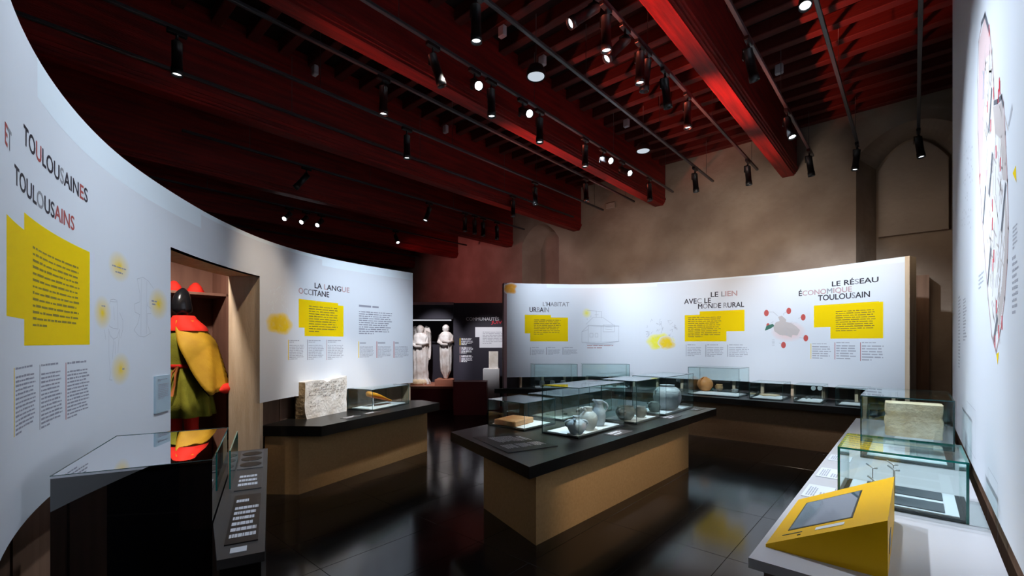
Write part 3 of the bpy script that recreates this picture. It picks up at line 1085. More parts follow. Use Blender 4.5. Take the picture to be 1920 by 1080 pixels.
# ================================================================ map wall on the right
NW = 0.28
B_END = PN(1786, NW)[1]
MP = Path([(NW, B_END), (NW, -0.8)], smooth=False)
map_wall = thing('map_wall', 'tall white wall printed with a large old town map, right edge of the view', 'display panel', (NW, 3, 0))
obj('panel_face', MB().box(NW, NW + 0.05, -0.8, B_END, 0.70, 4.96), M['panel'], map_wall)
obj('support_board', MB().box(NW + 0.03, NW + 0.05, -0.8, B_END, 0, 0.70), M['brown_board'], map_wall)
obj('back_board', MB().box(NW + 0.05, NW + 0.16, -0.8, B_END - 0.01, 0, 4.96), M['brown_board'], map_wall)
outl = [(1847, 27), (1841, 45), (1835, 80), (1833, 150), (1834, 250), (1837, 330), (1841, 400), (1846, 470), (1853, 560), (1860, 630), (1868, 660),
        (1876, 620), (1884, 560), (1889, 490), (1891, 430), (1889, 340), (1885, 250), (1882, 195), (1879, 183), (1872, 190), (1865, 192),
        (1863, 150), (1860, 100), (1856, 60)]
# filled map: town body in level bands
def band_fill(pts, m, off, name):
    q = [MP.hit(x, y) for x, y in pts]
    zs = sorted({z for s_, z in q})
    mbb = MB()
    zz = [min(zs) + (max(zs) - min(zs)) * i / 60 for i in range(61)]
    for z0, z1 in zip(zz, zz[1:]):
        z = (z0 + z1) / 2
        xs = []
        for (a, b), (c, d) in zip(q, q[1:] + q[:1]):
            if (b - z) * (d - z) < 0:
                xs.append(a + (c - a) * (z - b) / (d - b))
        xs.sort()
        for a, b in zip(xs[::2], xs[1::2]):
            MP.sheet(mbb, a, b, z0, z1, off, step=9)
    return obj(name, mbb, M[m], map_wall)
band_fill(outl, 'map_white', 0.0015, 'map_ground')
band_fill([(1847, 30), (1836, 80), (1834, 200), (1836, 330), (1842, 330), (1845, 200), (1848, 110), (1858, 100), (1856, 62)], 'map_pink', 0.003, 'map_quarter')
band_fill([(1842, 318), (1843, 340), (1850, 342), (1852, 318)], 'map_pink', 0.003, 'map_quarter')
band_fill([(1862, 200), (1880, 192), (1886, 260), (1888, 340), (1880, 335), (1876, 260), (1866, 250)], 'map_grey', 0.003, 'map_quarter')
band_fill([(1885, 350), (1890, 430), (1888, 500), (1882, 565), (1872, 625), (1868, 620), (1878, 540), (1884, 470)], 'map_grey', 0.003, 'map_quarter')
mb = MB()
line_mb(MP, mb, [MP.hit(x, y) for x, y in outl], 0.018, 0.004, True)
obj('map_outline', mb, M['ink_pink'], map_wall)
mb = MB()
line_mb(MP, mb, [MP.hit(x, y) for x, y in ((1840, 46), (1847, 28), (1855, 58))], 0.03, 0.005)
line_mb(MP, mb, [MP.hit(x, y) for x, y in ((1864, 193), (1871, 190), (1878, 182), (1881, 197))], 0.022, 0.005)
for x, y, a in ((1857, 208, -1), (1858, 328, -1), (1846, 385, -1), (1882, 390, -1), (1855, 500, -1), (1867, 606, -0.2)):
    s_, z_ = MP.hit(x, y)
    line_mb(MP, mb, [(s_ - 0.05, z_ - 0.07), (s_ + 0.05, z_ + 0.07 * (1 if a == -1 else 0.2))], 0.045, 0.006)
tag(obj('map_captions', mb, mat('map_caption_ink', (0.12, 0.13, 0.16), 0.6), map_wall), kind='stuff')
mb = MB()
R2 = random.Random(3)
for k in range(150):
    y = R2.uniform(110, 610)
    u = R2.random()
    lo = 1838 + max(0, (y - 330)) * 0.075 + 3
    hi = (1860 if y < 195 else 1886) - max(0, y - 480) * 0.08
    x = lo + (hi - lo) * u
    s_, z_ = MP.hit(x, y)
    an = R2.choice((0.9, 1.2, -0.5, -0.9, 1.5)) + R2.uniform(-0.2, 0.2)
    l = R2.uniform(0.04, 0.13)
    line_mb(MP, mb, [(s_, z_), (s_ + l * math.cos(an), z_ + l * math.sin(an))], 0.011, 0.0045)
tag(obj('map_streets', mb, M['map_grey'], map_wall), kind='stuff')
mb = MB()
for x, y in ((1855, 57), (1874, 158), (1875, 165), (1872, 180), (1863, 175), (1852, 200), (1868, 285), (1876, 308), (1858, 235), (1838, 335), (1861, 385), (1861, 420),
             (1864, 480), (1862, 497), (1869, 575), (1879, 605), (1866, 640), (1873, 622)):
    s_, z_ = MP.hit(x, y)
    MP.sheet(mb, s_ - 0.012, s_ + 0.012, z_ - 0.03, z_ + 0.03, 0.007)
tag(obj('map_marks', mb, M['ink_vivid'], map_wall), kind='stuff')
mb = MB()
s_, z_ = MP.hit(1844, 160)
line_mb(MP, mb, [(s_ - 0.01, z_ - 0.06), (s_ + 0.015, z_ + 0.06)], 0.022, 0.006)
obj('map_river', mb, M['map_blue'], map_wall)
poly_print(MP, map_wall, [(1899, 325), (1905, 310), (1906, 342)], 'yellow', name='yellow_flag', off=0.004)
poly_print(MP, map_wall, [(1868, 664), (1873, 660), (1871, 684)], 'yellow', name='yellow_flag', off=0.004)
poly_print(MP, map_wall, [(1890, 235), (1898, 193), (1899, 205), (1892, 238)], 'ink_faint', name='map_tablet', off=0.004)
mb = MB()
for k in range(46):
    x, y = R2.uniform(1803, 1826), R2.uniform(268, 432)
    x = 1803 + (x - 1803) * (1 - 0.2) + (432 - y) * 0.03
    s_, z_ = MP.hit(x, y)
    MP.sheet(mb, s_, s_ + 0.02, z_, z_ + 0.014, 0.004)
tag(obj('map_dots', mb, M['ink_faint'], map_wall), kind='stuff')
text_block(MP, map_wall, 1797, 556, 1801, 690, 22, 'text_faint', ragged=0.4)
text_block(MP, map_wall, 1806, 560, 1813, 640, 14, 'text_faint', ragged=0.5)
text_block(MP, map_wall, 1835, 515, 1845, 545, 4, 'text_faint', ragged=0.3)
text_block(MP, map_wall, 1899, 425, 1908, 470, 6, 'text_faint', ragged=0.3)
text_block(MP, map_wall, 1898, 480, 1910, 592, 10, 'text_faint', ragged=0.4)
mb = MB()
for x0, x1, yt, yb in ((1813, 1829, 752, 830), (1853, 1871, 876, 985)):
    a, b = MP.hit(x0, yt), MP.hit(x0, yb)
    e = MP.hit(x1)
    line_mb(MP, mb, [(a[0], a[1]), (e, a[1]), (e, b[1]), (a[0], b[1])], 0.003, 0.003, True)
tag(obj('hatch_outline', mb, M['ink_faint'], map_wall), kind='stuff')

# ================================================================ show tables and benches
def pane(mb_parent, name, x0, x1, y0, y1, z0, z1, edge='glass_edge'):
    mb = MB().box(x0, x1, y0, y1, z0, z1)
    dims = (x1 - x0, y1 - y0, z1 - z0)
    ax = dims.index(min(dims))
    # faces: 0 bottom, 1 top, 2 front(y0), 3 right, 4 back, 5 left
    big = {0: (3, 5), 1: (2, 4), 2: (0, 1)}[ax]
    mb.mi = [0 if i in big else 1 for i in range(6)]
    return obj(name, mb, [M['glass'], M[edge]], mb_parent, world_space=False)


def glass_case(label, cx, cy, z, w, dp, h, rz=0.0, t=0.006, edge='glass_edge_dark', group=None, tray=True, inset=0.035):
    """five-pane glass hood on a thin black plinth with a white tray; w along local x, dp along local y"""
    o = thing('glass_case', label, 'display case', (cx, cy, z), rz, group)
    a, b = w / 2, dp / 2
    obj('plinth', MB().box(-a + t + 0.001, a - t - 0.001, -b + t + 0.001, b - t - 0.001, 0, 0.014), M['tray_edge'], o, world_space=False)
    if tray:
        obj('tray', MB().bevbox(-a + inset, a - inset, -b + inset, b - inset, 0.014, 0.022, 0.002), M['tray'], o, world_space=False)
    pane(o, 'pane', -a, a, -b, -b + t, 0, h - t, edge)
    pane(o, 'pane', -a, a, b - t, b, 0, h - t, edge)
    pane(o, 'pane', -a, -a + t, -b + t, b - t, 0, h - t, edge)
    pane(o, 'pane', a - t, a, -b + t, b - t, 0, h - t, edge)
    pane(o, 'pane', -a, a, -b, b, h - t, h, edge)
    return o


# ---- central table
TZ = 0.65
tbl = thing('display_table', 'big central display table with black top and tan fibreboard base', 'table', (-2.5, 4.0, 0))
slab_poly = [PX(992.5, 875.6, TZ), (-1.90, 6.07), (-3.42, 6.10), PX(845, 810, TZ)]
obj('table_top', MB().prism(slab_poly, TZ - 0.085, TZ), M['slab'], tbl)
bp = [PX(1005, 1023, 0), PX(1291, 876, 0), (-2.92, 5.5), PX(907, 952.5, 0)]
obj('table_base', MB().prism(bp, 0, TZ - 0.085), M['mdf'], tbl)
CTR = 'glass cases on the central table'
glass_case('low glass case over a clay brick on the central table', -3.02, 3.53, TZ, 0.49, 0.50, 0.27, group=CTR)
glass_case('low glass case with small finds behind the brick case', -3.05, 4.48, TZ, 0.48, 1.05, 0.27, group=CTR)
glass_case('tall glass case over three grey jugs on the central table', -2.40, 3.75, TZ, 0.41, 0.83, 0.45, group=CTR)
glass_case('tall glass case over two dark squat pots on the central table', -2.345, 4.60, TZ, 0.42, 0.57, 0.45, group=CTR)
glass_case('tall glass case over the big round grey pot, far end of central table', -2.34, 5.47, TZ, 0.42, 0.86, 0.45, group=CTR)
TR = TZ + 0.022


def pot(name, label, cx, cy, z, prof, m, handles=(), spout=None, cat='pot', wob=0.03, n=28):
    """closed vessel: outer profile from foot to lip, then a wall down inside"""
    o = thing(name, label, cat, (cx, cy, z))
    r_lip, z_lip = prof[-1]
    pr_ = [(0.001, 0.0)] + list(prof) + [(r_lip - 0.006, z_lip), (r_lip - 0.008, z_lip - 0.02), (r_lip * 0.8, z_lip - 0.05), (0.001, z_lip - 0.06)]
    mb = MB()
    mb.lathe(pr_, 0, 0, 0, n, wob=wob, cap=False)
    obj('body', mb, M[m], o, world_space=False)
    for an, zt, rt, zb_, rb, out, thick in handles:
        ca, sa = math.cos(an), math.sin(an)
        pts = []
        for k in range(9):
            t = k / 8
            r = rt + (rb - rt) * t + out * math.sin(math.pi * t)
            pts.append((ca * r, sa * r, zt + (zb_ - zt) * t + out * 0.5 * math.sin(math.pi * t) * (1 - t)))
        obj('handle', MB().tube(pts, thick, 7), M[m], o, world_space=False)
    if spout:
        an, zs, rs, ln, up, th = spout
        ca, sa = math.cos(an), math.sin(an)
        obj('spout', MB().tube([(ca * rs, sa * rs, zs), (ca * (rs + ln), sa * (rs + ln), zs + up)], [th, th * 0.8], 9), M[m], o, world_space=False)
    return o


PG = 'stoneware on the central table'
AL = TH + math.pi        # direction to picture left
AR = TH
h = pot('stoneware_jug', 'small round grey-blue jug with two ear handles, nearest in its case', *PX(1081, 814, TR), TR,
        [(0.045, 0), (0.07, 0.03), (0.088, 0.075), (0.082, 0.105), (0.055, 0.128), (0.032, 0.138), (0.030, 0.152), (0.036, 0.165)], 'pot_grey',
        [(AL, 0.128, 0.045, 0.07, 0.083, 0.035, 0.009), (AR, 0.128, 0.045, 0.07, 0.083, 0.035, 0.009)], (AL + 1.2, 0.12, 0.05, 0.035, 0.03, 0.014), 'jug')
pot('stoneware_jug', 'pale grey jug with looped handle, second of three jugs', *PX(1103, 805, TR), TR,
    [(0.05, 0), (0.075, 0.04), (0.09, 0.095), (0.08, 0.14), (0.05, 0.17), (0.034, 0.18), (0.032, 0.20), (0.04, 0.215)], 'pot_pale',
    [(AL - 0.2, 0.205, 0.035, 0.13, 0.085, 0.04, 0.010)], (AL + 0.6, 0.18, 0.03, 0.04, 0.03, 0.014), 'jug')
pot('stoneware_jug', 'tall slender grey-blue jug with pinched lip, third of three jugs', *PX(1122.5, 798, TR), TR,
    [(0.05, 0), (0.062, 0.04), (0.07, 0.10), (0.062, 0.15), (0.043, 0.19), (0.036, 0.215), (0.036, 0.235), (0.045, 0.255)], 'pot_grey',
    [(AR, 0.24, 0.035, 0.14, 0.062, 0.04, 0.009)], (AL, 0.235, 0.03, 0.03, 0.025, 0.013), 'jug')
pot('cooking_pot', 'wide dark squat pot with short lug handles on white tray', *PX(1172.7, 787, TR), TR,
    [(0.055, 0), (0.085, 0.035), (0.105, 0.08), (0.10, 0.11), (0.085, 0.125), (0.09, 0.145)], 'pot_dark',
    [(AL + 0.7, 0.125, 0.085, 0.085, 0.1, 0.02, 0.010)], (AL + 1.3, 0.10, 0.09, 0.03, 0.012, 0.012))
pot('cooking_pot', 'small dark pot behind the wide squat pot', *PX(1201, 782, TR), TR,
    [(0.04, 0), (0.06, 0.03), (0.07, 0.06), (0.065, 0.09), (0.05, 0.10), (0.055, 0.12)], 'pot_dark')
pot('cooking_pot', 'small dark pot with side spout beside the big round pot', *PX(1227, 772, TR), TR,
    [(0.05, 0), (0.068, 0.03), (0.075, 0.06), (0.068, 0.09), (0.05, 0.105), (0.052, 0.122)], 'pot_dark',
    [(AL + 0.4, 0.11, 0.05, 0.06, 0.072, 0.025, 0.009)], (AL, 0.09, 0.06, 0.03, 0.02, 0.013))
pot('storage_pot', 'big round grey pot with narrow rim, far end of central table', *PX(1251, 767, TR), TR,
    [(0.09, 0), (0.125, 0.03), (0.158, 0.09), (0.170, 0.15), (0.160, 0.215), (0.125, 0.262), (0.085, 0.282), (0.082, 0.292), (0.09, 0.302)], 'pot_pale',
    [(AL + 0.25, 0.25, 0.125, 0.20, 0.16, 0.02, 0.012)], None, wob=0.02)
# brick
bx, by = PX(963, 795, TR)
br = obj('clay_brick', MB().bevbox(-0.13, 0.13, -0.17, 0.17, 0, 0.055, 0.008), M['brick'], loc=(bx - 0.02, by + 0.03, TR), rot=(0, 0, 0.12))
tag(br, 'flat orange clay brick inside the low case', 'brick')
# small finds in the long low case
for k in range(6):
    o = obj('small_find', MB().lathe([(0.004, 0), (0.022, 0.004), (0.026, 0.012), (0.014, 0.018), (0.001, 0.019)], n=10, wob=0.5),
            M['pot_dark'] if k % 2 else M['silver'], loc=(-3.13 + 0.13 * (k % 2) + 0.02 * math.sin(k), 4.12 + 0.14 * k, TR))
    tag(o, 'small metal find, %s from the brick on the long low tray' % ORD[k], 'artefact', 'small finds on the long tray')
# label plate with four text blocks
class Flat:
    """level surface with the same interface as Path: s, t measured on the plate"""
def plate(name, label, quad, z, th=0.006, m='plate', cat='label plate'):
    o = obj(name, MB().prism(quad, z, z + th), M[m])
    return tag(o, label, cat)
def plate_text(parent, quad, z, rects, m='text_faint', seed=1):
    """quad: corners (near-left, near-right, far-right, far-left) of the plate; rects in unit coordinates with rows"""
    R = random.Random(seed)
    q = [Vector((a, b)) for a, b in quad]
    def uv(u, v):
        p = q[0].lerp(q[1], u).lerp(q[3].lerp(q[2], u), v)
        return (p.x, p.y, z)
    mb = MB()
    for u0, u1, v0, v1, n in rects:
        for i in range(n):
            va = v1 - (v1 - v0) * (i + 0.15) / n
            vb = v1 - (v1 - v0) * (i + 0.7) / n
            u = u0
            end = u1 - (u1 - u0) * R.random() * 0.2
            while u < end:
                w = (u1 - u0) * R.uniform(0.06, 0.2)
                e = min(u + w, end)
                mb.add([uv(u, vb), uv(e, vb), uv(e, va), uv(u, va)], [(0, 1, 2, 3)])
                u = e + (u1 - u0) * 0.02
    return tag(obj('text_block', mb, M[m], parent), kind='stuff')
q = [PX(953, 850, TZ), PX(1046, 837, TZ), PX(962, 815, TZ), PX(886, 820.5, TZ)]
lp = plate('label_plate', 'dark label plate with text at the near end of the central table', q, TZ)
plate_text(lp, [q[3], q[0], q[1], q[2]], TZ + 0.0065, [(0.12, 0.5, 0.25, 0.8, 12), (0.2, 0.5, 0.84, 0.97, 2), (0.62, 0.85, 0.12, 0.38, 6), (0.62, 0.85, 0.42, 0.66, 6), (0.62, 0.85, 0.70, 0.94, 6)], 'white_print')
for k, (a, b, c_, d_) in enumerate(((1100, 812, 1172, 806), (1202, 781, 1246, 774), (1262, 767, 1310, 760.5))):
    p0, p1 = PX(a, b, TZ), PX(c_, d_, TZ)
    p0, p1 = (-2.09, p0[1] + 0.06), (-2.09, p1[1] + 0.1)
    q = [(-2.15, p0[1]), (-2.01, p0[1]), (-2.01, p0[1] + 0.3), (-2.15, p0[1] + 0.3)]
    lp = plate('label_plate', ['thin dark caption plate in front of the three jugs', 'thin dark caption plate in front of the two squat pots',
                               'thin dark caption plate in front of the big round pot'][k], q, TZ, 0.003, 'ledge')
    plate_text(lp, [q[1], q[2], q[3], q[0]], TZ + 0.0035, [(0.1, 0.8, 0.55, 0.85, 2), (0.1, 0.6, 0.2, 0.4, 1)], 'white_print', k)

# ---- bench under the left panel
LZ = 0.68
bl = thing('display_bench', 'black-topped tan display bench under the Occitan language panel', 'bench', (*C(-1.6, 5.4), 0))
lslab = [C(-1.863, 4.405), C(-0.985, 6.13), C(-1.28, 6.40), C(-1.49, 6.38), C(-1.98, 5.62), C(-2.36, 5.08), C(-2.47, 4.43)]
obj('bench_top', MB().prism(lslab, LZ - 0.10, LZ), M['slab'], bl)
lbase = [PX(556, 928.4, 0), PX(803.4, 843, 0), C(-1.40, 6.36), C(-2.02, 5.55), C(-2.36, 5.0), C(-2.44, 4.45)]
lbase = [C(-2.10, 4.44), C(-1.17, 6.22), C(-1.42, 6.36), C(-2.02, 5.55), C(-2.34, 5.0), C(-2.44, 4.45)]
obj('bench_base', MB().prism(lbase, 0, LZ - 0.10), M['mdf'], bl)
# inscribed stone
a, b = Vector(PX(572, 787, LZ)), Vector(PX(650, 771, LZ))
e = (b - a).normalized()
nf = Vector((-e.y, e.x))
if nf.dot(a) < 0:
    nf = -nf
L_ = (b - a).length
rnd = random.Random(5)
mb = MB()
NX, NZ = 14, 9
def stone_pt(u, v, back):
    hgt = 0.395 + 0.012 * math.sin(u * 7) + (0.02 if u > 0.55 else 0.0)
    x = u * L_
    z = v * hgt
    x += 0.006 * noise.noise((v * 4, u * 3, back)) * (1 if 0 < u < 1 else 2)
    if v < 0.12 and u < 0.12:
        x += (0.12 - u) * 0.22 * (1 - v / 0.12) * (0.0 if back else 1.0)
    y = 0.0 if not back else 0.13
    y += 0.004 * noise.noise((u * 6, v * 6, 2.2 + back))
    if v > 0.99 and 0.44 < u < 0.58:
        z -= 0.02
    p = a + e * x + nf * y
    return (p.x, p.y, LZ + z)
for back in (0, 1):
    vs = [stone_pt(i / NX, j / NZ, back) for j in range(NZ + 1) for i in range(NX + 1)]
    fs = [(j * (NX + 1) + i, j * (NX + 1) + i + 1, (j + 1) * (NX + 1) + i + 1, (j + 1) * (NX + 1) + i) for j in range(NZ) for i in range(NX)]
    mb.add(vs, fs, 0, False)
K = (NX + 1) * (NZ + 1)
def side(idx, mi):
    for p, q_ in zip(idx, idx[1:]):
        mb.f.append((p, q_, q_ + K, p + K)); mb.mi.append(mi); mb.sm.append(False)
side([j * (NX + 1) for j in range(NZ + 1)], 1)
side([j * (NX + 1) + NX for j in range(NZ + 1)], 1)
side([NZ * (NX + 1) + i for i in range(NX + 1)], 0)
side(list(range(NX + 1)), 1)
st = thing('inscribed_stone', 'rectangular white limestone block covered in carved lettering on the bench', 'stone', (a.x, a.y, LZ))
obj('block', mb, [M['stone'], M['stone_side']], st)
mb = MB()
for row in range(11):
    v = 0.91 - row * 0.06
    if row < 6:
        u, u1 = 0.08, 0.93
    else:
        u, u1 = rnd.choice(((0.08, 0.3), (0.4, 0.58), (0.75, 0.92))), 0
        u, u1 = u
    while u < u1:
        w = rnd.uniform(0.012, 0.03)
        if rnd.random() < 0.62:
            z0 = v + rnd.uniform(-0.008, 0.008)
            p = a + e * (u * L_) - nf * 0.006
            q_ = a + e * ((u + w * 0.8) * L_) - nf * 0.006
            dz = rnd.uniform(0.007, 0.014)
            mb.add([(p.x, p.y, LZ + z0 * 0.4), (q_.x, q_.y, LZ + z0 * 0.4), (q_.x, q_.y, LZ + z0 * 0.4 + dz), (p.x, p.y, LZ + z0 * 0.4 + dz)], [(0, 1, 2, 3)])
        u += w + 0.012
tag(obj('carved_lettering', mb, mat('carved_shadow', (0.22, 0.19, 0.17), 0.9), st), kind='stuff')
# glass case with leather shoe
ang = math.atan2(e.y, e.x)
fl = Vector(PX(700, 772, LZ))
e2 = (Vector(PX(776, 756, LZ)) - fl).normalized()
n2 = Vector((-e2.y, e2.x))
if n2.dot(fl) < 0:
    n2 = -n2
cc = fl + e2 * 0.36 + n2 * 0.20
glass_case('low glass case over an orange leather shoe, right end of the bench', cc.x, cc.y, LZ, 0.72, 0.38, 0.26, math.atan2(e2.y, e2.x))
sh = thing('leather_shoe', 'orange leather pointed shoe in the low bench case', 'shoe', (cc.x, cc.y, LZ + 0.022))
sh.rotation_euler = (0, 0, math.atan2(e2.y, e2.x))
sh.scale = (1.25, 1.5, 1.5)
rings = []
for k in range(11):
    t = k / 10
    x = -0.17 + 0.34 * t
    w = 0.045 * math.sin(math.pi * min(1, 0.12 + t * 0.84)) ** 0.6 + 0.004
    hh = 0.05 * (1 - 0.35 * t) * (0.6 + 0.4 * math.sin(math.pi * min(1, t + 0.25)))
    lift = 0.075 * (1 - t) + 0.012
    ring = []
    for j in range(12):
        an = 2 * math.pi * j / 12
        ring.append((x, w * math.cos(an), lift + hh * 0.5 + hh * 0.5 * math.sin(an)))
    rings.append(ring)
obj('upper', MB().rings(rings), M['amber'], sh, world_space=False)
obj('sole', MB().rings([[(p[0], p[1] * 1.06, min(p[2], 0.075 * (1 - i / 10) + 0.016)) for p in r] for i, r in enumerate(rings)]), M['cord'], sh, world_space=False)
obj('prop', MB().tube([(-0.1, 0, 0.0), (-0.1, 0, 0.07)], 0.004, 6), M['silver'], sh, world_space=False)
q0 = Vector(PX(628, 790, LZ))
for k in range(2):
    p = fl - e2 * (0.18 + 0.34 * k) - n2 * 0.08
    q = [(p.x, p.y), (p.x + e2.x * 0.22, p.y + e2.y * 0.22), (p.x + e2.x * 0.22 + n2.x * 0.09, p.y + e2.y * 0.22 + n2.y * 0.09), (p.x + n2.x * 0.09, p.y + n2.y * 0.09)]
    lp = plate('label_plate', ['thin caption plate before the shoe case on the left bench', 'thin caption plate before the inscribed stone'][k], q, LZ, 0.003, 'ledge')
    plate_text(lp, q, LZ + 0.0035, [(0.1, 0.85, 0.5, 0.85, 2), (0.1, 0.6, 0.2, 0.4, 1)], 'white_print', 20 + k)

# ---- bench under the back panel
fb_ = thing('display_bench', 'long black-topped brown bench along the back panel', 'bench', (-2.2, 7.7, 0))
back_pts = [RP.at(RP.L * k / 16, 0.03) for k in range(1, 17)]
front = [(-0.35, 7.30), (-1.5, 7.28), (-2.8, 7.24), (-3.6, 7.15), (-4.4, 6.85), (-5.2, 6.35), (-5.75, 5.95)]
poly = [(p.x, p.y) for p in back_pts[1:]] + front
obj('bench_top', MB().prism(poly, TZ - 0.085, TZ), M['slab'], fb_)
front_b = [(-0.38, 7.45), (-1.5, 7.43), (-2.8, 7.39), (-3.55, 7.30), (-4.3, 7.0), (-5.1, 6.52), (-5.6, 6.15)]
poly = [(p.x, p.y) for p in [RP.at(RP.L * k / 16, 0.06) for k in range(2, 17)]] + front_b
obj('bench_base', MB().prism(poly, 0, TZ - 0.085), mat('brown_fibreboard', (0.22, 0.125, 0.06), 0.7, (0.25, 0.145, 0.075), 45.0), fb_)
FG = 'glass cases on the bench under the back panel'
def far_case(label, xa, xb, b, dp, hgt, rz=0.0):
    x0, x1 = PB(xa, 700, b)[0], PB(xb, 700, b)[0]
    return glass_case(label, (x0 + x1) / 2, b + dp / 2, TZ, x1 - x0, dp, hgt, rz, group=FG), (x0 + x1) / 2, b + dp / 2
_, ox, oy = far_case('tall wide glass case over the orange round pot, back bench', 1290, 1386, 7.42, 0.55, 0.45)
far_case('low glass case over a sandy flat piece, next right of the orange pot case', 1405, 1468, 7.45, 0.55, 0.25)
_, mx_, my_ = far_case('low glass case with two round silver discs, back bench', 1488, 1543, 7.45, 0.50, 0.25)
far_case('low glass case over an empty white tray, right end of back bench', 1566, 1629, 7.42, 0.38, 0.25)
for px, w, lab in ((1030, 0.80, 'tall glass case at the left end of the back bench'), (1130, 0.86, 'tall glass case second from the left end of the back bench')):
    t = RP.hit(px)
    p = RP.at(t, 0.36)
    q_ = RP.at(t + 0.2, 0.36) - RP.at(t - 0.2, 0.36)
    glass_case(lab, p.x, p.y, TZ, w, 0.42, 0.45, math.atan2(q_.y, q_.x), group=FG)
    for k in range(3):
        dx = (-0.22 + 0.2 * k)
        u_ = q_.normalized() * dx
        pot('cup', 'small dark cup, %s from left in the %s back bench case' % (ORD[k], 'leftmost' if px == 1030 else 'second'), p.x + u_.x, p.y + u_.y, TR,
            [(0.03, 0), (0.045, 0.03), (0.05, 0.07), (0.042, 0.10), (0.045, 0.11)], 'pot_dark', cat='cup', n=14)
pot('round_pot', 'orange round earthenware pot with dark break at its rim', *PX(1322, 733, TR), TR,
    [(0.05, 0), (0.09, 0.03), (0.125, 0.09), (0.128, 0.13), (0.11, 0.18), (0.07, 0.215), (0.035, 0.228), (0.038, 0.24)], 'pot_orange',
    [(AL + 0.5, 0.23, 0.04, 0.16, 0.115, 0.03, 0.010)])
pot('cup', 'small orange and pale cup right of the round orange pot', *PX(1349, 733, TR), TR,
    [(0.03, 0), (0.05, 0.03), (0.055, 0.07), (0.045, 0.10), (0.05, 0.115)], 'brick', [(AL, 0.1, 0.045, 0.04, 0.052, 0.025, 0.006)], cat='cup', n=16)
pot('cup', 'tiny dark bowl at the right of the orange pot case', *PX(1378, 737, TR), TR,
    [(0.025, 0), (0.045, 0.025), (0.05, 0.05), (0.048, 0.065)], 'pot_dark', cat='bowl', n=16)
gb = obj('glass_cup', MB().lathe([(0.03, 0), (0.032, 0.05), (0.03, 0.05), (0.028, 0.004), (0.001, 0.004)], n=14), M['glass_edge'], loc=(*PX(1334, 733, TR), TR))
tag(gb, 'tiny teal glass cup beside the orange pot', 'cup')
x_, y_ = PX(1443, 741, TR)
fp = obj('flat_fragment', MB().lathe([(0.14, 0), (0.15, 0.006), (0.12, 0.014), (0.001, 0.016)], n=14, wob=0.5), M['stone_warm'], loc=(x_, y_, TR))
tag(fp, 'sandy flat fragment lying in the low case', 'artefact')
for k, px in enumerate((1525, 1537)):
    x_, y_ = PX(px, 746, TR)
    o = thing('coin_mount', ['left', 'right'][k] + ' round silver disc standing on a thin pin in the low case', 'coin', (x_, y_, TR), TH)
    obj('disc', MB().tube([(0, 0.004, 0.145), (0, -0.004, 0.145)], 0.034, 18), M['tray'], o, world_space=False)
    obj('pin', MB().tube([(0, 0, 0), (0, 0, 0.112)], 0.003, 6), M['black'], o, world_space=False)
for k, px in enumerate((1500, 1512, 1521)):
    x_, y_ = PX(px, 748, TR)
    o = obj('small_find', MB().lathe([(0.01, 0), (0.016, 0.006), (0.01, 0.014), (0.001, 0.016)], n=10, wob=0.4), M['pot_dark'], loc=(x_, y_, TR))
    tag(o, 'tiny dark find, %s from left beside the silver discs' % ORD[k], 'artefact', 'tiny finds beside the silver discs')

# ---- bench under the map wall
rb = thing('display_bench', 'pale grey bench along the map wall in the right foreground', 'bench', (-0.1, 3, 0))
obj('bench_top', MB().box(-0.49, 0.255, 1.95, 6.35, TZ - 0.04, TZ), M['bench_white'], rb)
obj('bench_base', MB().box(-0.44, 0.25, 1.97, 6.30, 0, TZ - 0.04), M['bench_front'], rb)
R2G = 'glass cases on the map wall bench'
glass_case('thick-edged low glass case with slate mat, nearest on the map wall bench', -0.06, 3.22, TZ, 0.50, 0.48, 0.29, t=0.010, edge='glass_edge', group=R2G, tray=False)
glass_case('taller glass case over a pale stone block on the map wall bench', -0.05, 4.60, TZ, 0.50, 0.80, 0.46, t=0.008, edge='glass_edge_dark', group=R2G)
tr = thing('find_tray', 'slate mat with white borders and pinned finds inside the nearest case', 'tray', (-0.06, 3.22, TZ + 0.014))
obj('border', MB().box(-0.22, 0.22, -0.21, 0.21, 0.0, 0.006), M['tray'], tr, world_space=False)
for y0, y1 in ((-0.19, -0.03), (0.03, 0.19)):
    obj('mat', MB().bevbox(-0.15, 0.17, y0, y1, 0.006, 0.012, 0.002), M['mat_grey'], tr, world_space=False)
for k, (x, y, hh) in enumerate(((-0.12, 0.1, 0.10), (-0.03, 0.12, 0.13), (-0.02, -0.06, 0.14), (-0.10, -0.12, 0.08))):
    o = thing('pinned_find', 'thin pin holding a small find, %s on the slate mat' % ORD[k], 'artefact', (-0.06 + x, 3.22 + y, TZ + 0.026), group='pinned finds on the slate mat')
    obj('pin', MB().tube([(0, 0, 0), (0, 0, hh)], 0.0018, 6), M['black'], o, world_space=False)
    obj('find', MB().tube([(-0.03, 0.01, hh + 0.02), (0, 0, hh + 0.001), (0.02, -0.015, hh + 0.005)], 0.0045, 6), M['silver'], o, world_space=False)
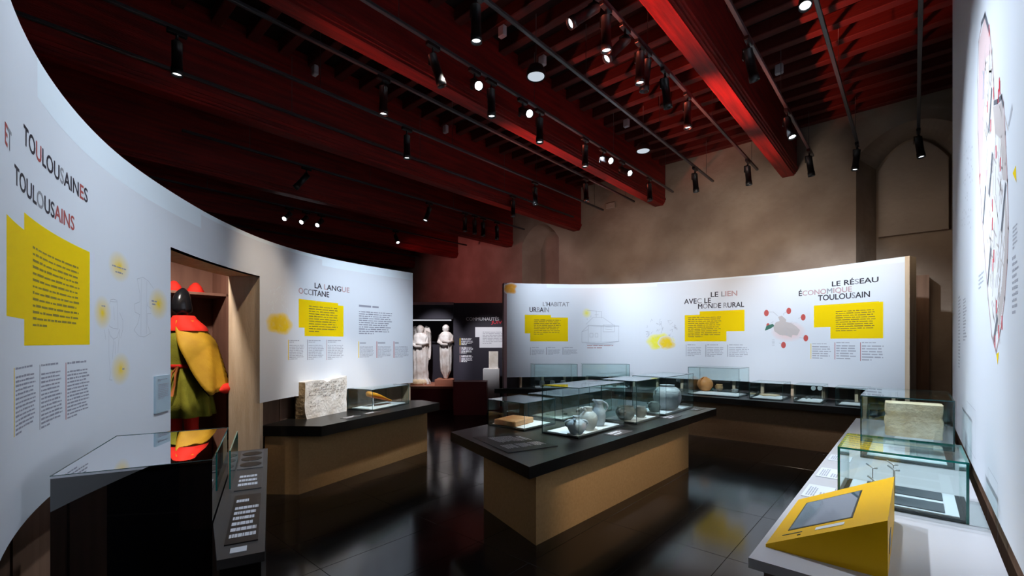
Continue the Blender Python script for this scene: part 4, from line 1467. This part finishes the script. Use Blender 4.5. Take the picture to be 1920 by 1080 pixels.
# pale stone block on its side
sx, sy = -0.01, 4.62
rings = []
for k in range(9):
    z = k / 8 * 0.25
    ring = []
    for j in range(24):
        an = 2 * math.pi * j / 24
        cx_ = max(-1, min(1, 1.35 * math.cos(an)))
        sy_ = max(-1, min(1, 1.35 * math.sin(an)))
        w = 1 + 0.05 * noise.noise((cx_ * 2, sy_ * 2, z * 14)) - (0.05 if 0.6 < k / 8 < 0.75 else 0)
        ring.append((cx_ * 0.165 * w, sy_ * 0.10 * w, z))
    rings.append(ring)
sb = thing('stone_block', 'pale sandy stone block with a groove in the taller case', 'stone', (sx, sy, TZ + 0.135), 0.05)
obj('block', MB().rings(rings, smooth=False), M['stone_warm'], sb, world_space=False)
obj('support', MB().box(-0.11, 0.11, -0.06, 0.06, -0.113, 0.0), M['tray'], sb, world_space=False)
for k, (y0, y1) in enumerate(((2.93, 3.20), (3.42, 3.68), (3.95, 4.15))):
    q = [(-0.47, y0), (-0.34, y0), (-0.34, y1), (-0.47, y1)]
    lp = plate('caption_sheet', ['white caption sheet beside the yellow console', 'white caption sheet, second along the map wall bench', 'white caption sheet, farthest along the map wall bench'][k], q, TZ, 0.004, 'tray', 'sheet')
    plate_text(lp, [q[1], q[2], q[3], q[0]][::1], TZ + 0.0045, [(0.1, 0.9, 0.55, 0.9, 4), (0.1, 0.5, 0.15, 0.45, 3)], 'text_faint', 40 + k)
# yellow wedge console
con = thing('touch_console', 'yellow wedge-shaped console with tilted screen on the pale bench', 'console', (-0.27, 2.45, TZ))
nx0, nx1, ny0, ny1, hz = -0.462, -0.072, 2.10, 2.81, 0.212
mb = MB()
lip = 0.012
vs = [(nx0, ny0, TZ), (nx1, ny0, TZ), (nx1, ny1, TZ), (nx0, ny1, TZ), (nx0, ny0, TZ + lip), (nx1, ny0, TZ + hz), (nx1, ny1, TZ + hz), (nx0, ny1, TZ + lip)]
mb.add(vs, [(3, 2, 1, 0), (0, 1, 5, 4), (1, 2, 6, 5), (2, 3, 7, 6), (3, 0, 4, 7), (4, 5, 6, 7)])
obj('body', mb, M['console_yellow'], con)
def on_slope(u, v, off):
    """u 0..1 low to high edge, v 0..1 near to far"""
    nrm = Vector((-(hz - lip), 0, nx1 - nx0)).normalized()
    p = Vector((nx0 + (nx1 - nx0) * u, ny0 + (ny1 - ny0) * v, TZ + lip + (hz - lip) * u)) + nrm * off
    return (p.x, p.y, p.z)
def slope_quad(pts, off):
    return MB().add([on_slope(u, v, off) for u, v in pts], [tuple(range(len(pts)))])
def slope_box(u0, u1, v0, v1, o0, o1):
    lo = [on_slope(u, v, o0) for u, v in ((u0, v0), (u1, v0), (u1, v1), (u0, v1))]
    hi = [on_slope(u, v, o1) for u, v in ((u0, v0), (u1, v0), (u1, v1), (u0, v1))]
    return MB().add(lo + hi, [(3, 2, 1, 0), (4, 5, 6, 7), (0, 1, 5, 4), (1, 2, 6, 5), (2, 3, 7, 6), (3, 0, 4, 7)])
obj('screen', slope_box(0.16, 0.70, 0.20, 0.80, -0.002, 0.002), M['screen'], con)
mb = MB()
for u0, u1, v0, v1 in ((0.145, 0.16, 0.185, 0.815), (0.70, 0.715, 0.185, 0.815), (0.16, 0.70, 0.185, 0.20), (0.16, 0.70, 0.80, 0.815)):
    b_ = slope_box(u0, u1, v0, v1, -0.002, 0.0015)
    mb.add(b_.v, b_.f)
obj('screen_rim', mb, M['black'], con)
obj('name_plate', slope_box(0.42, 0.66, 0.08, 0.13, -0.001, 0.002), M['tray'], con)
obj('slot', slope_box(0.12, 0.30, 0.10, 0.112, -0.001, 0.0015), M['black'], con)
obj('slot', slope_box(0.27, 0.30, 0.05, 0.065, -0.001, 0.0015), M['black'], con)
obj('side_grille', MB().box(nx1 - 0.001, nx1 + 0.0015, 2.22, 2.36, TZ + 0.05, TZ + 0.11), M['black'], con)

# ---- black glass console at the left
KZ = 1.08
A_, B_, C_, D_ = PX(95, 893, KZ), PX(398, 862, KZ), PX(428, 802, KZ), PX(226, 817, KZ)
vA, vB, vC = Vector(A_), Vector(B_), Vector(C_)
u1 = (vC - vB).normalized()
v1 = Vector((-u1.y, u1.x))
if v1.dot(vA - vB) < 0:
    v1 = -v1
wid, dep = 0.425, 0.69
quad = [vB, vB + u1 * dep, vB + u1 * dep + v1 * wid, vB + v1 * wid]
kio = thing('showcase_cabinet', 'tall glossy black showcase in the left foreground mirroring the panel', 'showcase', (vB.x, vB.y, 0))
obj('body', MB().prism([(p.x, p.y) for p in quad], 0.0, KZ - 0.008), M['gloss_black'], kio)
c0 = sum(quad, Vector((0, 0))) / 4
obj('glass_top', MB().prism([tuple(c0 + (p - c0) * 1.004) for p in quad], KZ - 0.008, KZ), M['mirror_top'], kio)
mb = MB()
for p, q_ in zip(quad, quad[1:] + quad[:1]):
    mb.tube([(p.x, p.y, KZ), (q_.x, q_.y, KZ)], 0.0018, 5)
obj('glass_edge', mb, M['glass_edge_dark'], kio)
# reading ledge along its right side
GZ = 0.85
wv = -v1
lb0 = vB + wv * 0.003 - u1 * 0.33
led = thing('reading_ledge', 'dark grey reading ledge with white text plates beside the black showcase', 'ledge', (lb0.x, lb0.y, 0))
def LQ(a, b, w0, w1):
    return [tuple(lb0 + u1 * a + wv * w0), tuple(lb0 + u1 * a + wv * w1), tuple(lb0 + u1 * b + wv * w1), tuple(lb0 + u1 * b + wv * w0)]
LW = 0.165
lq = LQ(0.0, 1.55, 0, LW)
lq[0] = tuple(lb0 + wv * 0.04)
lq.insert(4, tuple(lb0 + u1 * 0.33))
obj('ledge_top', MB().prism(lq, GZ - 0.03, GZ), M['ledge'], led)
obj('ledge_base', MB().prism(LQ(0.02, 1.53, 0.045, LW - 0.01), 0, GZ - 0.03), M['slab'], led)
q = LQ(0.10, 0.62, 0.05, LW - 0.02)
o = obj('text_plate', MB().prism(q, GZ, GZ + 0.004), M['plate'], led)
plate_text(o, q, GZ + 0.0045, [(0.10, 0.62, 0.78, 0.90, 1), (0.1, 0.95, 0.06, 0.72, 6)], 'white_print', 5)
q = LQ(0.70, 0.98, 0.04, LW - 0.02)
o = obj('text_plate', MB().prism(q, GZ, GZ + 0.004), M['ledge'], led)
plate_text(o, q, GZ + 0.0045, [(0.10, 0.92, 0.15, 0.9, 3)], 'white_print', 6)
q = LQ(1.08, 1.5, 0.03, LW - 0.02)
o = obj('hole_plate', MB().prism(q, GZ, GZ + 0.004), mat('hole_plate_grey', (0.12, 0.12, 0.125), 0.4), led)
for k in range(3):
    c_ = lb0 + u1 * (1.16 + 0.13 * k) + wv * (0.03 + (LW - 0.05) / 2)
    mb = MB()
    ring = [(c_.x + 0.05 * math.cos(t * math.pi / 10) , c_.y + 0.05 * math.sin(t * math.pi / 10)) for t in range(20)]
    mb.prism(ring, GZ + 0.004, GZ + 0.0055)
    obj('hole', mb, M['black'], o)
q = LQ(0.03, 0.07, 0.07, LW - 0.05)
o = obj('logo', MB().prism(q, GZ, GZ + 0.002), M['white_print'], led)
gp = [vB + u1 * 0.42 + wv * 0.022, vB + u1 * 0.92 + wv * 0.022]
mb = MB().prism([tuple(gp[0]), tuple(gp[1]), tuple(gp[1] + wv * 0.006), tuple(gp[0] + wv * 0.006)], GZ, 1.02)
mb.mi = [1, 1] + [0 if i % 2 == 0 else 1 for i in range(4)]
gpo = obj('glass_screen', mb, [M['glass'], M['glass_edge']])
tag(gpo, 'upright glass screen standing on the dark reading ledge', 'glass screen')

# ================================================================ dressing niche and mannequin
def cpt(lat, d):
    return C(lat, d)
nb0 = thing('wardrobe', 'dark brown wardrobe niche with shelf behind the panel doorway', 'wardrobe', (*C(-3.4, 4.6), 0))
back_a, back_b = Vector(C(-3.9, 4.1)), Vector(C(-2.85, 5.35))
eb = (back_b - back_a).normalized()
nbk = Vector((-eb.y, eb.x))
if nbk.dot(back_a) < 0:
    nbk = -nbk
def wbox(a0, a1, n0, n1, z0, z1):
    p = [back_a + eb * a + nbk * n for a, n in ((a0, n0), (a1, n0), (a1, n1), (a0, n1))]
    return MB().prism([tuple(v) for v in p], z0, z1)
WL = (back_b - back_a).length
wood_in = mat('wardrobe_wood', (0.22, 0.10, 0.07), 0.6, (0.27, 0.13, 0.09), 3.0, stretch=(4, 4, 0.5))
obj('back_panel', wbox(-0.3, WL, 0, 0.02, 0, 2.5), wood_in, nb0)
obj('shelf', wbox(-0.3, WL, -0.42, 0, 1.97, 1.995), wood_in, nb0)
for a_ in (-0.3, 0.42, 1.02, WL - 0.02):
    obj('divider', wbox(a_, a_ + 0.02, -0.42, 0, 0 if a_ > 0.9 else 1.995, 2.5), wood_in, nb0)
obj('side_panel', wbox(WL, WL + 0.02, -0.62, 0.02, 0, 2.5), wood_in, nb0)
obj('top_panel', wbox(-0.3, WL + 0.02, -0.42, 0.02, 2.5, 2.52), wood_in, nb0)
for k, a_ in enumerate((0.18, 0.62, 0.80)):
    p = back_a + eb * a_ - nbk * 0.25
    hh = thing('red_hat', 'pointed red felt hat, %s from left on the wardrobe shelf' % ORD[k], 'hat', (p.x, p.y, 1.995), group='red hats on the shelf')
    obj('crown', MB().lathe([(0.075, 0.0), (0.07, 0.03), (0.05, 0.07), (0.02, 0.105), (0.001, 0.11)], n=16, wob=0.15), M['red_cloth'], hh, world_space=False)
    obj('brim', MB().lathe([(0.075, 0.0), (0.084, 0.003), (0.084, 0.014), (0.073, 0.016)], n=16, cap=False), M['red_cloth'], hh, world_space=False)
# mannequin
mxy = C(-3.08, 4.22)
PODZ = 0.22
pod = obj('podium', MB().box(-0.32, 0.32, -0.28, 0.28, 0, PODZ), M['brown_board'], loc=(mxy[0], mxy[1], 0), rot=(0, 0, TH + 0.4))
tag(pod, 'low brown podium under the costumed mannequin', 'podium')
man = thing('mannequin', 'black mannequin in green tunic, mustard cape and red hood in the doorway', 'mannequin', (mxy[0], mxy[1], PODZ), TH - 0.25)
def ell(cx, cy, rx, ry, z, n=40, fold=0.0, kf=9, ph=0.0):
    r_ = []
    for k in range(n):
        a = 2 * math.pi * k / n
        q = 1 + fold * math.sin(kf * a + ph) + fold * 0.5 * math.sin((kf * 2 + 1) * a + 1.3 + ph)
        r_.append((cx + rx * q * math.cos(a), cy + ry * q * math.sin(a), z))
    return r_
body = []
for z, rx, ry in ((0.0, 0.06, 0.1), (0.05, 0.055, 0.07), (0.3, 0.06, 0.06)):
    pass
# legs in scarlet hose
for s_ in (-1, 1):
    obj('leg', MB().tube([(0.1 * s_, -0.10, 0.02), (0.1 * s_, -0.02, 0.05), (0.1 * s_, 0, 0.12), (0.1 * s_, 0.01, 0.35), (0.1 * s_, 0, 0.5), (0.09 * s_, 0, 0.78)],
                         [0.03, 0.045, 0.042, 0.06, 0.055, 0.08], 12), M['red_cloth'], man, world_space=False)
tun = [(0.60, 0.28, 0.21, 0.11), (0.75, 0.255, 0.19, 0.10), (0.9, 0.22, 0.17, 0.08), (1.02, 0.175, 0.145, 0.05), (1.07, 0.165, 0.135, 0.02), (1.12, 0.175, 0.14, 0.03),
       (1.25, 0.195, 0.15, 0.02), (1.36, 0.205, 0.14, 0.01), (1.42, 0.17, 0.11, 0.0), (1.46, 0.09, 0.08, 0.0), (1.47, 0.06, 0.06, 0.0)]
obj('tunic', MB().rings([ell(0, 0, rx, ry, z, 48, f, 8, z * 1.5) for z, rx, ry, f in tun]), M['tunic'], man, world_space=False)
obj('belt', MB().rings([ell(0, 0, rx, ry, z, 32) for z, rx, ry in ((1.045, 0.172, 0.142), (1.05, 0.179, 0.149), (1.075, 0.179, 0.149), (1.08, 0.172, 0.142))], cap=False), M['red_cloth'], man, world_space=False)
obj('belt_cord', MB().tube([(0.10, -0.13, 1.06), (0.115, -0.165, 1.0), (0.12, -0.18, 0.90), (0.10, -0.19, 0.80)], [0.012, 0.01, 0.009, 0.012], 8), M['cord'], man, world_space=False)
obj('belt_cord', MB().tube([(0.10, -0.13, 1.06), (0.08, -0.165, 1.01), (0.07, -0.185, 0.93)], [0.011, 0.009, 0.008], 8), M['cord'], man, world_space=False)
# cape: open shell over the picture-right shoulder
rings = []
NC = 22
for i in range(15):
    t = i / 14
    z = 1.475 - 0.66 * t
    r = 0.115 + 0.10 * min(1, t * 3.2) + 0.15 * t
    a0, a1 = -1.25 + 1.0 * t, 0.55 + 1.2 * t
    ring = []
    for k in range(NC):
        a = a0 + (a1 - a0) * k / (NC - 1)
        q = r * (1 + 0.07 * t * math.sin(8 * a + 4 * t) + 0.03 * t * math.sin(17 * a + 5 * t))
        ring.append((q * math.cos(a) * 1.06, q * math.sin(a) * 0.85, z + 0.03 * math.sin(a * 2) * t))
    rings.append(ring)
cp = obj('cape', MB().rings(rings, closed=False), M['cape'], man, world_space=False)
cp.modifiers.new('thickness', 'SOLIDIFY').thickness = 0.012
ln = [[(p[0] * 0.965, p[1] * 0.965, p[2] - 0.006) for p in r] for r in rings]
li = obj('cape_lining', MB().rings(ln, closed=False), M['black_cloth'], man, world_space=False)
hem = MB().tube([(p[0], p[1], p[2] + 0.01) for p in rings[-1][4:12]], [0.006, 0.03, 0.045, 0.05, 0.045, 0.035, 0.02, 0.006], 8)
obj('cape_hem', hem, M['red_cloth'], man, world_space=False)
# red hood gathered round the neck and over the shoulder
hood = [(1.385, 0.212, 0.152), (1.40, 0.206, 0.15), (1.43, 0.185, 0.14), (1.465, 0.14, 0.118), (1.50, 0.098, 0.098), (1.525, 0.082, 0.086), (1.53, 0.072, 0.076), (1.5, 0.06, 0.065)]
obj('hood', MB().rings([ell(0.015, 0, rx, ry, z + 0.0, 36, 0.04, 5, z * 8) for z, rx, ry in hood], cap=False), M['red_cloth'], man, world_space=False)
hd = []
for k in range(13):
    t = k / 12
    z = 1.50 + 0.29 * t
    r = 0.05 if t < 0.2 else 0.085 * math.sin(math.pi * min(0.995, 0.25 + 0.75 * t)) ** 0.5
    hd.append(ell(0, -0.012 * math.sin(math.pi * t), r * 0.88, r * 1.08, z, 20))
obj('head', MB().rings(hd), mat('black_mannequin', (0.01, 0.01, 0.012), 0.2), man, world_space=False)

# ================================================================ far showcase with statues
DD = 10.5
def fpt(px, d=DD):
    return Vector(C((px - 960) / F * d, d))
def zat(py, d=DD):
    return EYE + (HOR - py) * d / F
VX = Vector((CS, SN))           # picture right
VY = Vector((-SN, CS))          # away
def fbox(px0, px1, z0, z1, d0, d1):
    la, lb = (px0 - 960) / F * d0, (px1 - 960) / F * d0
    return MB().prism([C(la, d0), C(lb, d0), C(lb, d1), C(la, d1)], z0, z1)
case = thing('showcase', 'dark open showcase with lit niche holding two statues', 'showcase', (*C(-1.8, 10.9), 0))
obj('back_panel', fbox(735, 852, 0.0, zat(570), 11.15, 11.2), M['dark_panel'], case)
obj('head_panel', fbox(735, 850, zat(598), zat(572), 10.45, 11.15), M['dark_panel'], case)
obj('top_edge', fbox(735, 850, zat(572), zat(567), 10.45, 11.15), M['pink_edge'], case)
obj('light_slot', fbox(740, 846, zat(601.5), zat(599.5), 10.44, 10.46), emis('slot_light', (0.9, 0.92, 1.0), 0.5), case)
obj('base', fbox(735, 851, 0.0, zat(729, 10.0), 10.0, 11.15), M['maroon'], case)
obj('base_edge', fbox(735, 850, zat(729, 10.0), zat(725, 10.0), 10.0, 11.15), M['terracotta'], case)
plz = zat(725, 10.0)
pd2 = obj('plinth_block', fbox(815, 849, plz, zat(712, 10.2), 10.2, 10.8), M['terracotta'])
tag(pd2, 'small terracotta plinth under the slim statue', 'plinth')
rd = obj('maroon_block', fbox(850, 912, 0.0, zat(716, 9.3), 9.3, 9.72), M['maroon'])
tag(rd, 'dark maroon block in front of the communities panel', 'plinth')

def statue(name, label, px, zb, zt, d, wings, seed):
    p = fpt(px, d)
    H = zt - zb
    o = thing(name, label, 'statue', (p.x, p.y, zb), TH)
    sec = [(0.0, 0.17, 0.13), (0.05, 0.16, 0.13), (0.10, 0.13, 0.10), (0.25, 0.125, 0.10), (0.45, 0.13, 0.10), (0.6, 0.125, 0.095), (0.72, 0.12, 0.095), (0.80, 0.125, 0.09), (0.845, 0.09, 0.07), (0.87, 0.05, 0.05)]
    if not wings:
        sec = [(0.0, 0.03, 0.03), (0.06, 0.05, 0.05), (0.14, 0.09, 0.07), (0.3, 0.105, 0.08), (0.5, 0.11, 0.085), (0.63, 0.105, 0.08), (0.74, 0.12, 0.08), (0.81, 0.115, 0.075), (0.85, 0.08, 0.06), (0.875, 0.04, 0.04)]
    rg = []
    for i in range(len(sec) - 1):
        for k in range(4):
            u = k / 4
            t, rx, ry = (sec[i][j] * (1 - u) + sec[i + 1][j] * u for j in range(3))
            ring = []
            for m_ in range(40):
                a = 2 * math.pi * m_ / 40
                f = 0.10 * math.sin(11 * a + 3.5 * t + seed) * (1 if t < 0.7 else 0.35) + 0.10 * noise.noise((math.cos(a) * 3, math.sin(a) * 3, t * 9 + seed))
                ring.append((H * rx * (1 + f) * math.cos(a), H * ry * (1 + f) * math.sin(a), H * t))
            rg.append(ring)
    obj('robed_body', MB().rings(rg), M['marble'], o, world_space=False)
    hr = []
    for k in range(11):
        t = k / 10
        r = H * 0.062 * max(0.05, math.sin(math.pi * min(0.99, 0.12 + 0.86 * t))) ** 0.6
        ring = []
        for m_ in range(20):
            a = 2 * math.pi * m_ / 20
            f = 1 + 0.16 * noise.noise((math.cos(a) * 4, math.sin(a) * 4, t * 6 + seed)) + (0.12 if (t > 0.55 or math.sin(a) > 0.2) else 0)
            nose = -0.012 * H if (abs(a - 1.5 * math.pi) < 0.2 and 0.35 < t < 0.55) else 0
            ring.append((r * f * math.cos(a), r * f * math.sin(a) + nose, H * (0.855 + 0.145 * t)))
        hr.append(ring)
    obj('head', MB().rings(hr), M['marble'], o, world_space=False)
    for s_ in (-1, 1):
        pts = [(s_ * 0.105 * H, 0, 0.80 * H), (s_ * 0.125 * H, -0.03 * H, 0.68 * H), (s_ * 0.05 * H, -0.11 * H, (0.655 + 0.02 * s_) * H), (-s_ * 0.05 * H, -0.115 * H, (0.66 + 0.03 * s_) * H)]
        obj('arm', MB().tube(pts, [0.034 * H, 0.034 * H, 0.028 * H, 0.022 * H], 10), M['marble'], o, world_space=False)
    if wings:
        for s_ in (-1, 1):
            outline = [(0.03, 0.80), (0.05, 0.93), (0.09, 0.985), (0.145, 0.96), (0.17, 0.87), (0.175, 0.65), (0.172, 0.50), (0.16, 0.42), (0.13, 0.40), (0.09, 0.42), (0.04, 0.55)]
            mb = MB()
            n = len(outline)
            fr = [(s_ * x * H, 0.03 * H, z * H) for x, z in outline]
            bk = [(s_ * x * H, 0.075 * H, z * H) for x, z in outline]
            mb.add(fr + bk, [tuple(range(n)), tuple(range(n, 2 * n))[::-1]] + [(i, i + n, (i + 1) % n + n, (i + 1) % n) for i in range(n)])
            w_ = obj('wing', mb, M['marble'], o, world_space=False)
            for k in range(4):
                x = 0.10 + 0.02 * k
                obj('feather_ridge', MB().tube([(s_ * x * H, 0.028 * H, (0.46 - 0.01 * k) * H), (s_ * (x + 0.005) * H, 0.026 * H, (0.9 - 0.01 * k) * H)], 0.008 * H, 6), M['marble'], w_, world_space=False)
        obj('foot_block', MB().lathe([(0.15 * H, 0), (0.165 * H, 0.03 * H), (0.15 * H, 0.07 * H), (0.09 * H, 0.10 * H)], n=16, wob=0.2), M['stone_warm'], o, world_space=False)
    return o
statue('angel_statue', 'pale carved winged angel statue in the dark showcase', 788, plz, zat(609, 10.6), 10.6, True, 1.0)
statue('robed_statue', 'slim carved robed figure with folded arms on a terracotta plinth', 836, zat(712, 10.2), zat(608.5, 10.5), 10.5, False, 4.0)
# communities panel
cm = thing('text_panel', 'dark navy communities text panel beyond the back table', 'display panel', (*C(-0.8, DD), 0))
obj('panel_face', fbox(850, 960, 0, zat(568), DD, DD + 0.08), M['dark_panel'], cm)
ca, cb = C((850 - 960) / F * DD, DD), C(0, DD)
CP = Path([ca, cb], smooth=False)
title(CP, cm, 'COMMUNAUTÉS', '0' * 11, 874, 595, 601, 935.5, pal=['white_print'])
title(CP, cm, 'JUIVES', '0' * 6, 921, 601.5, 607, 951, pal=['ink_vivid'])
rects_print(CP, cm, [(891, 945, 613.5, 632), (899, 945, 625, 652)], 'white_print', name='white_box')
text_block(CP, cm, 905, 621, 944, 645, 8, 'text_faint', off=0.008, ragged=0.05)
for k in range(3):
    yy = 634 + 16 * k
    rects_print(CP, cm, [(862, 863, yy, yy + 13)], 'yellow' if k == 0 else 'ink_pink', name='column_rule')
    text_block(CP, cm, 865, yy, 887, yy + 13, 6, 'white_print', ragged=0.15)
sl_top = zat(716, 9.9)
ww = obj('white_plinth', fbox(905.5, 936, sl_top - 0.6, zat(692, 9.8), 9.8, 10.2), M['tray'])
tag(ww, 'small white plinth under the pale stele', 'plinth')
ms = obj('maroon_shelf', fbox(912.5, 944, 0, sl_top - 0.6, 9.6, 10.35), M['maroon'])
tag(ms, 'maroon shelf carrying the white plinth', 'shelf')
ste = obj('stele', fbox(916.5, 934, zat(692, 9.8) , zat(659, 9.9), 9.9, 10.02), M['stone'])
tag(ste, 'pale engraved upright stele on a white plinth', 'stele')
fv = fpt(931.5, 9.7)

# ================================================================ ceiling fittings
TRK = [(1722, 245), (1608, 270), (1524, 292), (1420, 318), (1337, 340), (1262, 360), (1189, 378), (1131, 394), (1075, 407), (983, 430), (875, 460), (784, 482)]
TB = 8.35
tracks = []
for k, (px, py) in enumerate(TRK):
    x, y, z = PB(px, py, TB)
    z = 4.0 + (z - 4.0)
    o = thing('lighting_track', 'slim black lighting track hung on wires, %s from the map wall' % ORD[k], 'lighting track', (x, TB, z), group='ceiling lighting tracks')
    y0 = -1.0 if k < 9 else 1.5
    obj('rail', MB().bevbox(-0.018, 0.018, y0 - TB, 0, -0.016, 0.016, 0.004), M['track'], o, world_space=False)
    yy = TB - 0.35
    while yy > max(0.5, y0):
        obj('wire', MB().tube([(0, yy - TB, 0.016), (0, yy - TB, (4.97 if True else 0) - z)], 0.003, 5), M['wire'], o, world_space=False)
        yy -= 1.9
    tracks.append((x, z))

hous = MB()
hous.tube([(0, 0, 0.03), (0, 0, -0.20)], 0.042, 16)
hous.lathe([(0.042, -0.20), (0.047, -0.20), (0.047, -0.262), (0.040, -0.262), (0.038, -0.235)], n=16, cap=False)
hous_me = hous.mesh('housing')
lens_me = MB().tube([(0, 0, -0.234), (0, 0, -0.240)], 0.038, 16).mesh('lens')
adap_me = MB().bevbox(-0.022, 0.022, -0.075, 0.075, -0.055, -0.016, 0.005).mesh('adapter')
yoke = MB().tube([(0, 0, -0.05), (0, 0, -0.12)], 0.012, 8)
yoke.box(-0.05, -0.043, -0.018, 0.018, -0.20, -0.10)
yoke.box(-0.05, 0.02, -0.018, 0.018, -0.108, -0.10)
yoke_me = yoke.mesh('yoke')
for me in (hous_me, adap_me, yoke_me):
    me.materials.append(M['black'])
LENS = {}
for k in ('lens', 'lens_bright', 'lens_off'):
    LENS[k] = lens_me.copy()
    LENS[k].materials.append(M[k])

def aim_cam(loc):
    return Vector((0, 0, EYE)) - Vector(loc)
DN = (0, 0, -1)
# (track, picture x of the mount, lens kind, direction in camera terms: right, away, up) - 'cam' looks at the viewer
FIX = [
    (0, 1716, 'lens', (0.02, -0.15, -1)), 
    (1, 1607, 'lens', (-0.12, 0.0, -1)), (1, 1512, 'lens', (-0.3, -0.4, -1)),
    (2, 1517, 'lens', (0.15, 0.0, -1)), (2, 1476, 'lens_bright', (0.05, -0.35, -1)), (2, 1403, 'lens_off', (0.3, 0.1, -1)),
    (3, 1402, 'lens', (0.08, 0.0, -1)), (3, 1289, 'lens', (0.02, 0, -1)), (3, 1247, 'lens_off', (0.16, 0.1, -1)), (3, 1213, 'lens_off', (-0.08, 0.1, -1)),
    (3, 1200, 'lens', (0, 0, -1)), (3, 1172, 'lens', (-0.85, -0.15, -0.9)), (3, 1136, 'lens', (0.02, 0, -1)), (3, 1114, 'lens', (-1.0, -0.2, -0.75)),
    (4, 1303, 'lens', (0.08, 0, -1)), (4, 892, 'lens', (0.02, 0, -1)),
    (5, 1217, 'lens', (0.06, 0, -1)), (5, 1166, 'lens_bright', (0.25, -0.7, -0.45)), (5, 1130, 'lens_bright', (0.25, -0.7, -0.4)), (5, 1097, 'lens', (0.0, 0, -1)),
    (5, 1012, 'lens', (0.0, 0, -1)), (5, 980, 'lens_bright', (0.25, -0.7, -0.45)), (5, 921, 'lens', (0.02, 0, -1)), (5, 890, 'lens_bright', (0.2, -0.7, -0.5)), (5, 812, 'lens_off', (0.33, 0.1, -1)),
    (6, 1098, 'lens', (0.06, 0, -1)), (6, 719, 'lens', (0.0, 0, -1)),
    (7, 1003, 'lens', (0.04, 0, -1)), (7, 763, 'lens', (0.0, 0, -1)), (7, 332, 'lens', (0.0, 0, -1)),
    (8, 962, 'lens', (0.0, 0, -1)), 
    (9, 932, 'lens', (0.0, 0, -1)), (9, 805, 'lens', (-0.25, -0.3, -0.9)), (9, 575, 'lens', (-0.7, -0.2, -0.9)),
    (10, 742, 'lens', (0.3, -0.5, -0.6)), (10, 543, 'lens_bright', (0, -0.75, -0.5)), (10, 574, 'lens_bright', (0, -0.75, -0.5)), (10, 603, 'lens_bright', (0, -0.75, -0.5)),
    (9, 872, 'lens', (0, 0, -1)), (9, 890, 'lens', (0, 0, -1)), (9, 906, 'lens', (0, 0, -1)),
]
per = {}
for f in FIX:
    per.setdefault(f[0], []).append(f)
for tk, lst in per.items():
    x, z = tracks[tk]
    lst = sorted(lst, key=lambda f: -PN(f[1], x)[1])
    for i, (t_, px, kind, dr_) in enumerate(lst):
        b = PN(px, x)[1]
        if b > TB - 0.08:
            b = TB - 0.08
        st_ = {'lens': 'lit', 'lens_bright': 'bright', 'lens_off': 'unlit'}[kind]
        o = thing('track_spotlight', '%s black spotlight, %s from the far end of the %s track from the map wall' % (st_, ORD[i], ORD[tk]),
                  'spotlight', (x, b, z), group='track spotlights')
        for nm, me in (('adapter', adap_me), ('yoke', yoke_me)):
            c_ = bpy.data.objects.new(nm, me)
            COL.objects.link(c_)
            c_.parent = o
        v = Vector((CS * dr_[0] - SN * dr_[1], SN * dr_[0] + CS * dr_[1], dr_[2]))
        hq = v.to_track_quat('-Z', 'Y').to_euler()
        c_ = bpy.data.objects.new('housing', hous_me)
        COL.objects.link(c_)
        c_.parent = o
        c_.location = (0, 0, -0.15)
        c_.rotation_euler = hq
        l_ = bpy.data.objects.new('lens', LENS[kind])
        COL.objects.link(l_)
        l_.parent = c_
# hanging dome downlights
for k, (px, py) in enumerate(((1005, 145), (1206, 284))):
    d = F * 2.8 / (HOR - py)
    x, y = C((px - 960) / F * d, d)
    o = thing('dome_downlight', ['nearer', 'farther'][k] + ' black dome downlight hanging beside the second red beam', 'downlight', (x, y, 4.3))
    obj('shade', MB().lathe([(0.10, 0.0), (0.105, 0.01), (0.10, 0.06), (0.075, 0.11), (0.03, 0.135), (0.001, 0.137)], n=20, cap=False), M['black'], o, world_space=False)
    obj('diffuser', MB().tube([(0, 0, 0.012), (0, 0, 0.006)], 0.088, 20), emis('soft_disc_%d' % k, (0.75, 0.85, 0.95), 0.5), o, world_space=False)
    obj('cable', MB().tube([(0, 0, 0.137), (0, 0, 0.67)], 0.004, 5), M['wire'], o, world_space=False)
# small boxes under the joists
for k, (px, py) in enumerate(((606, 138), (828, 238), (958, 70), (1029, 122), (1181, 235), (1460, 127))):
    d = F * 3.42 / (HOR - py)
    x, y = C((px - 960) / F * d, d)
    y = 8.52 - round((8.52 - y) / 0.35) * 0.35
    o = obj('sensor_box', MB().bevbox(-0.045, 0.045, -0.03, 0.03, 4.85, 4.97, 0.01), M['grey_plastic'], loc=(x, y, 0), rot=None)
    tag(o, 'small pale grey box under a ceiling joist, %s from the left' % ORD[k], 'sensor', 'grey boxes under the joists')
p = PB(1146, 386, W)
o = obj('wall_box', MB().bevbox(p[0] - 0.11, p[0] + 0.11, W - 0.05, W - 0.001, p[2] - 0.06, p[2] + 0.06, 0.008), M['plaster_fill'])
tag(o, 'small beige box fixed high on the plaster wall', 'wall box')
